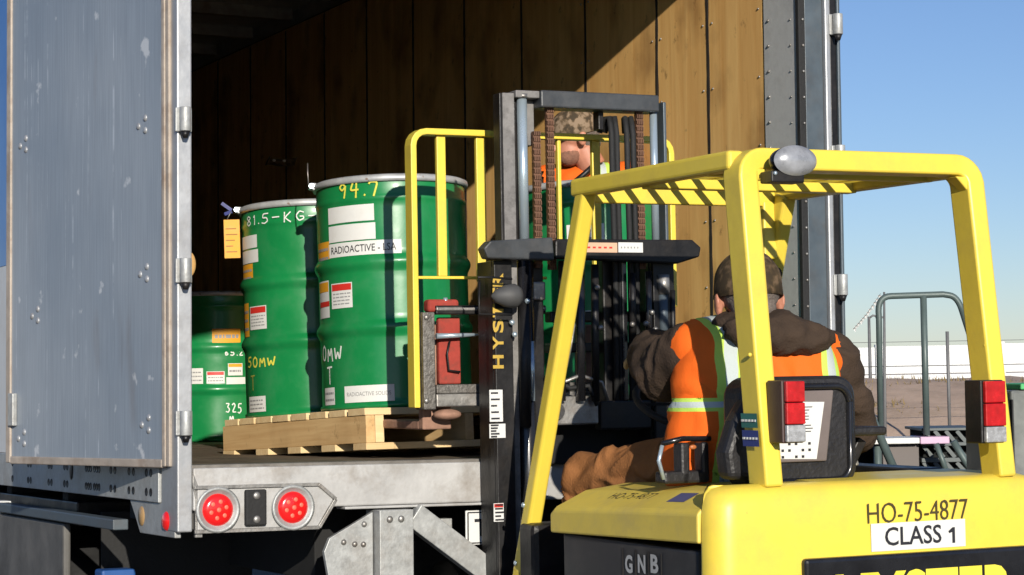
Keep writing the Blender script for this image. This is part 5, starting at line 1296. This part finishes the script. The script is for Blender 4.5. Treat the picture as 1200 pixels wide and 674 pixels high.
# --- worker inside the trailer behind the mast
fz = (TM @ Vector((1.9, 1.3, 0))).z
wbp = PW(688, 500, 9.30); wk = thing('person', 'worker in camouflage cap and orange vest leaning over the drums inside the trailer', 'person', T(wbp.x, wbp.y, fz, R(12)))
def worker():
    hc = PW(674, 162, 9.12); X0 = wbp
    hip = Vector((X0.x, X0.y + .06, fz + .86)); ch = PW(690, 232, 9.22); sh = PW(690, 212, 9.20); neck = PW(682, 195, 9.17)
    shL = sh + Vector((-.17, .04, -.01)); shR = sh + Vector((.16, -.02, -.01))
    c = MB(); caps(c, [(hip, (.16, .12, .12)), (hip.lerp(ch, .5), (.155, .12, .12)), (ch, (.18, .125, .11)), (sh, (.15, .10, .06))], 20)
    caps(c, [(shL, .07), (shR, .07)], 14)
    vb = MB(); vb.v = list(c.v); vb.f = list(c.f); vb.sm = list(c.sm)
    elL = shL + Vector((-.06, -.10, -.27)); wrL_ = elL + Vector((.08, -.22, -.05)); elR = shR + Vector((.05, -.12, -.26)); wrR_ = elR + Vector((-.12, -.20, -.04))
    caps(c, [(shL, .070), (elL, .056), (wrL_, .040)], 14); caps(c, [(shR, .070), (elR, .056), (wrR_, .040)], 14)
    organic('coat', c, coatm, wk, .012, 4, .008, 9)
    vm = vest_mat('orange_vest_worker', [(-.13, -.07), (.07, .13)], [(1.05, 1.11)], None)
    organic('vest', vb, vm, wk, .012, 4, .005, 9, thick=.018, cut=lambda p: (wk.matrix_world.inverted() @ p).z > .80 and abs((wk.matrix_world.inverted() @ p).x) < .19)
    head(wk, hc, PI / 2 + R(8), R(-16), camo, beard=mat('dark_beard', (.24, .115, .075), .9, 0, .3, 60, .4, 150), sc=1.0)
    lg = MB()
    for s_ in (-1, 1):
        h_ = hip + Vector((s_ * .09, 0, -.02)); caps(lg, [(h_, .095), (h_ + Vector((s_ * .02, -.04, -.40)), .068), (h_ + Vector((s_ * .03, .03, -.76)), .052)], 14)
    caps(lg, [(hip + Vector((-.08, 0, 0)), .1), (hip + Vector((.08, 0, 0)), .1)], 14)
    organic('trousers', lg, duck, wk, .012, 3, .006, 9)
    for s_ in (-1, 1):
        f0 = hip + Vector((s_ * .12, .03, -.80)); b = MB(); caps(b, [(f0, .045), (f0 + Vector((0, -.14, -.012)), .036)], 12); organic('boot', b, black, wk, .009, 2)
    hand(wk, wrL_, Vector((.1, -1, -.3)), Vector((0, 0, 1)), 1, skin, .6); hand(wk, wrR_, Vector((-.1, -1, -.3)), Vector((0, 0, 1)), -1, skin, .6)
    st_ = MB(); st_.tube([PW(700, 190, 9.05), PW(686, 203, 9.02), PW(668, 218, 9.04), PW(655, 240, 9.1)], .012, 10); st_.build('strap', black, wk, world=True)
worker()

# ================================================================== DOCK STEPS WITH HANDRAIL (right)
YS = 9.2
sb = P(1075, 565, YS); steps = thing('loading_steps', 'green-grey tubular handrail and lattice steps standing right of the forklift seat', 'steps', T(sb.x, YS, 0))
def S(px, py, dy=0): return P(px, py, YS + dy)
def tb(pts, r_, nm, par=steps, mt=slate, n=12): return MB().tube(pts, r_, n).build(nm, mt, par, world=True)
def arc(a, b_, c, n=6):
    return [(a * (1 - t) ** 2 + b_ * 2 * t * (1 - t) + c * t ** 2) for t in [k / n for k in range(n + 1)]]
tb([S(1032, 500), S(1030, 372)] + arc(S(1029.5, 365), S(1029, 347), S(1045, 347)) + [S(1105, 345)] + arc(S(1112, 346), S(1122, 347), S(1127, 363)) + [S(1148, 430, .2), S(1172, 500, .3)], .0135, 'handrail')
tb([S(1082, 346), S(1086, 510)], .0145, 'upright')
tb([S(1012, 468, -.3), S(1020, 486, -.3), S(1053, 562, -.3)], .018, 'brace_tube')
tb([S(1117, 517, -.2), S(1143, 560, -.2)], .015, 'brace_tube'); tb([S(1097, 520, -.1), S(1112, 560, -.1)], .012, 'brace_tube')
tb([S(1028, 500), S(1031, 640)], .017, 'upright')
def slab(px0, py0, px1, py1, dep, mt, nm, dy=0, bev=.004):
    a = S(px0, py0, dy); b_ = S(px1, py1, dy); return MB().box((a.x, YS + dy, b_.z), (b_.x, YS + dy + dep, a.z)).build(nm, mt, steps, world=True, bevel=bev)
tread = slab(1022, 514, 1078, 520, .25, white, 'step_tread', -.05)
slab(1078.5, 512, 1113, 520, .25, mat('pink_reflective_strip', (.62, .42, .58), .4), 'step_tread', -.05)
slab(1034, 521, 1080, 650, .5, mat('grey_box_steel', (.16, .14, .13), .7, 0, .1, 5), 'step_box', .0)
gratem = mat('dark_grate', (.02, .022, .022), .9, 0, spec=.1)
for y0, y1 in ((502, 504), (519, 522), (537, 541), (555, 560)): slab(1080, y0, 1150, y1, .4, mat('worn_grate_edge', (.085, .10, .10), .5, .2), 'step_nosing', .02, .002)
mb = MB()
for k in range(9):
    for r_ in range(3):
        p0 = S(1082 + k * 13, (505, 523, 542)[r_], .03 + .0); p1 = S(1082 + k * 13 + 11, (518, 536, 554)[r_], .03)
        mb.beam(p0, p1, .016, .012, (0, 1, 0))
o = mb.build('grate_bars', mat('worn_grate_edge', (0, 0, 0)), steps, world=True)
slab(1081, 503, 1160, 640, .3, gratem, 'step_stringer', .12)
slab(1002, 512, 1030, 640, .2, gratem, 'step_stringer', .25)
# grey cabinet with green trim cut by the right edge of the photo
cbp = P(1192, 560, 6.9); cab = thing('cabinet', 'grey metal cabinet with bright green trim at the right edge, beside the yellow leg', 'cabinet', T(cbp.x, 6.9, 0, R(10)))
a = cab.matrix_world.inverted() @ P(1184, 450, 6.9)
MB().box((a.x, 0, 0), (a.x + .5, .4, a.z - .02)).build('cabinet_body', mat('grey_enamel', (.17, .18, .17), .4, .2, .3, 8), cab, bevel=.01)
MB().box((a.x + .03, -.01, a.z - .019), (a.x + .5, .4, a.z)).build('green_trim', mat('bright_green', (.08, .45, .15), .5), cab, bevel=.004)
MB().box((a.x + .05, -.012, a.z - .16), (a.x + .075, -.001, a.z - .03)).build('green_trim', mat('bright_green', (.08, .45, .15), .5), cab, bevel=.002)
MB().box((a.x - .006, -.02, .5), (a.x - .001, .0, a.z - .05)).build('edge_strip', rubber, cab)
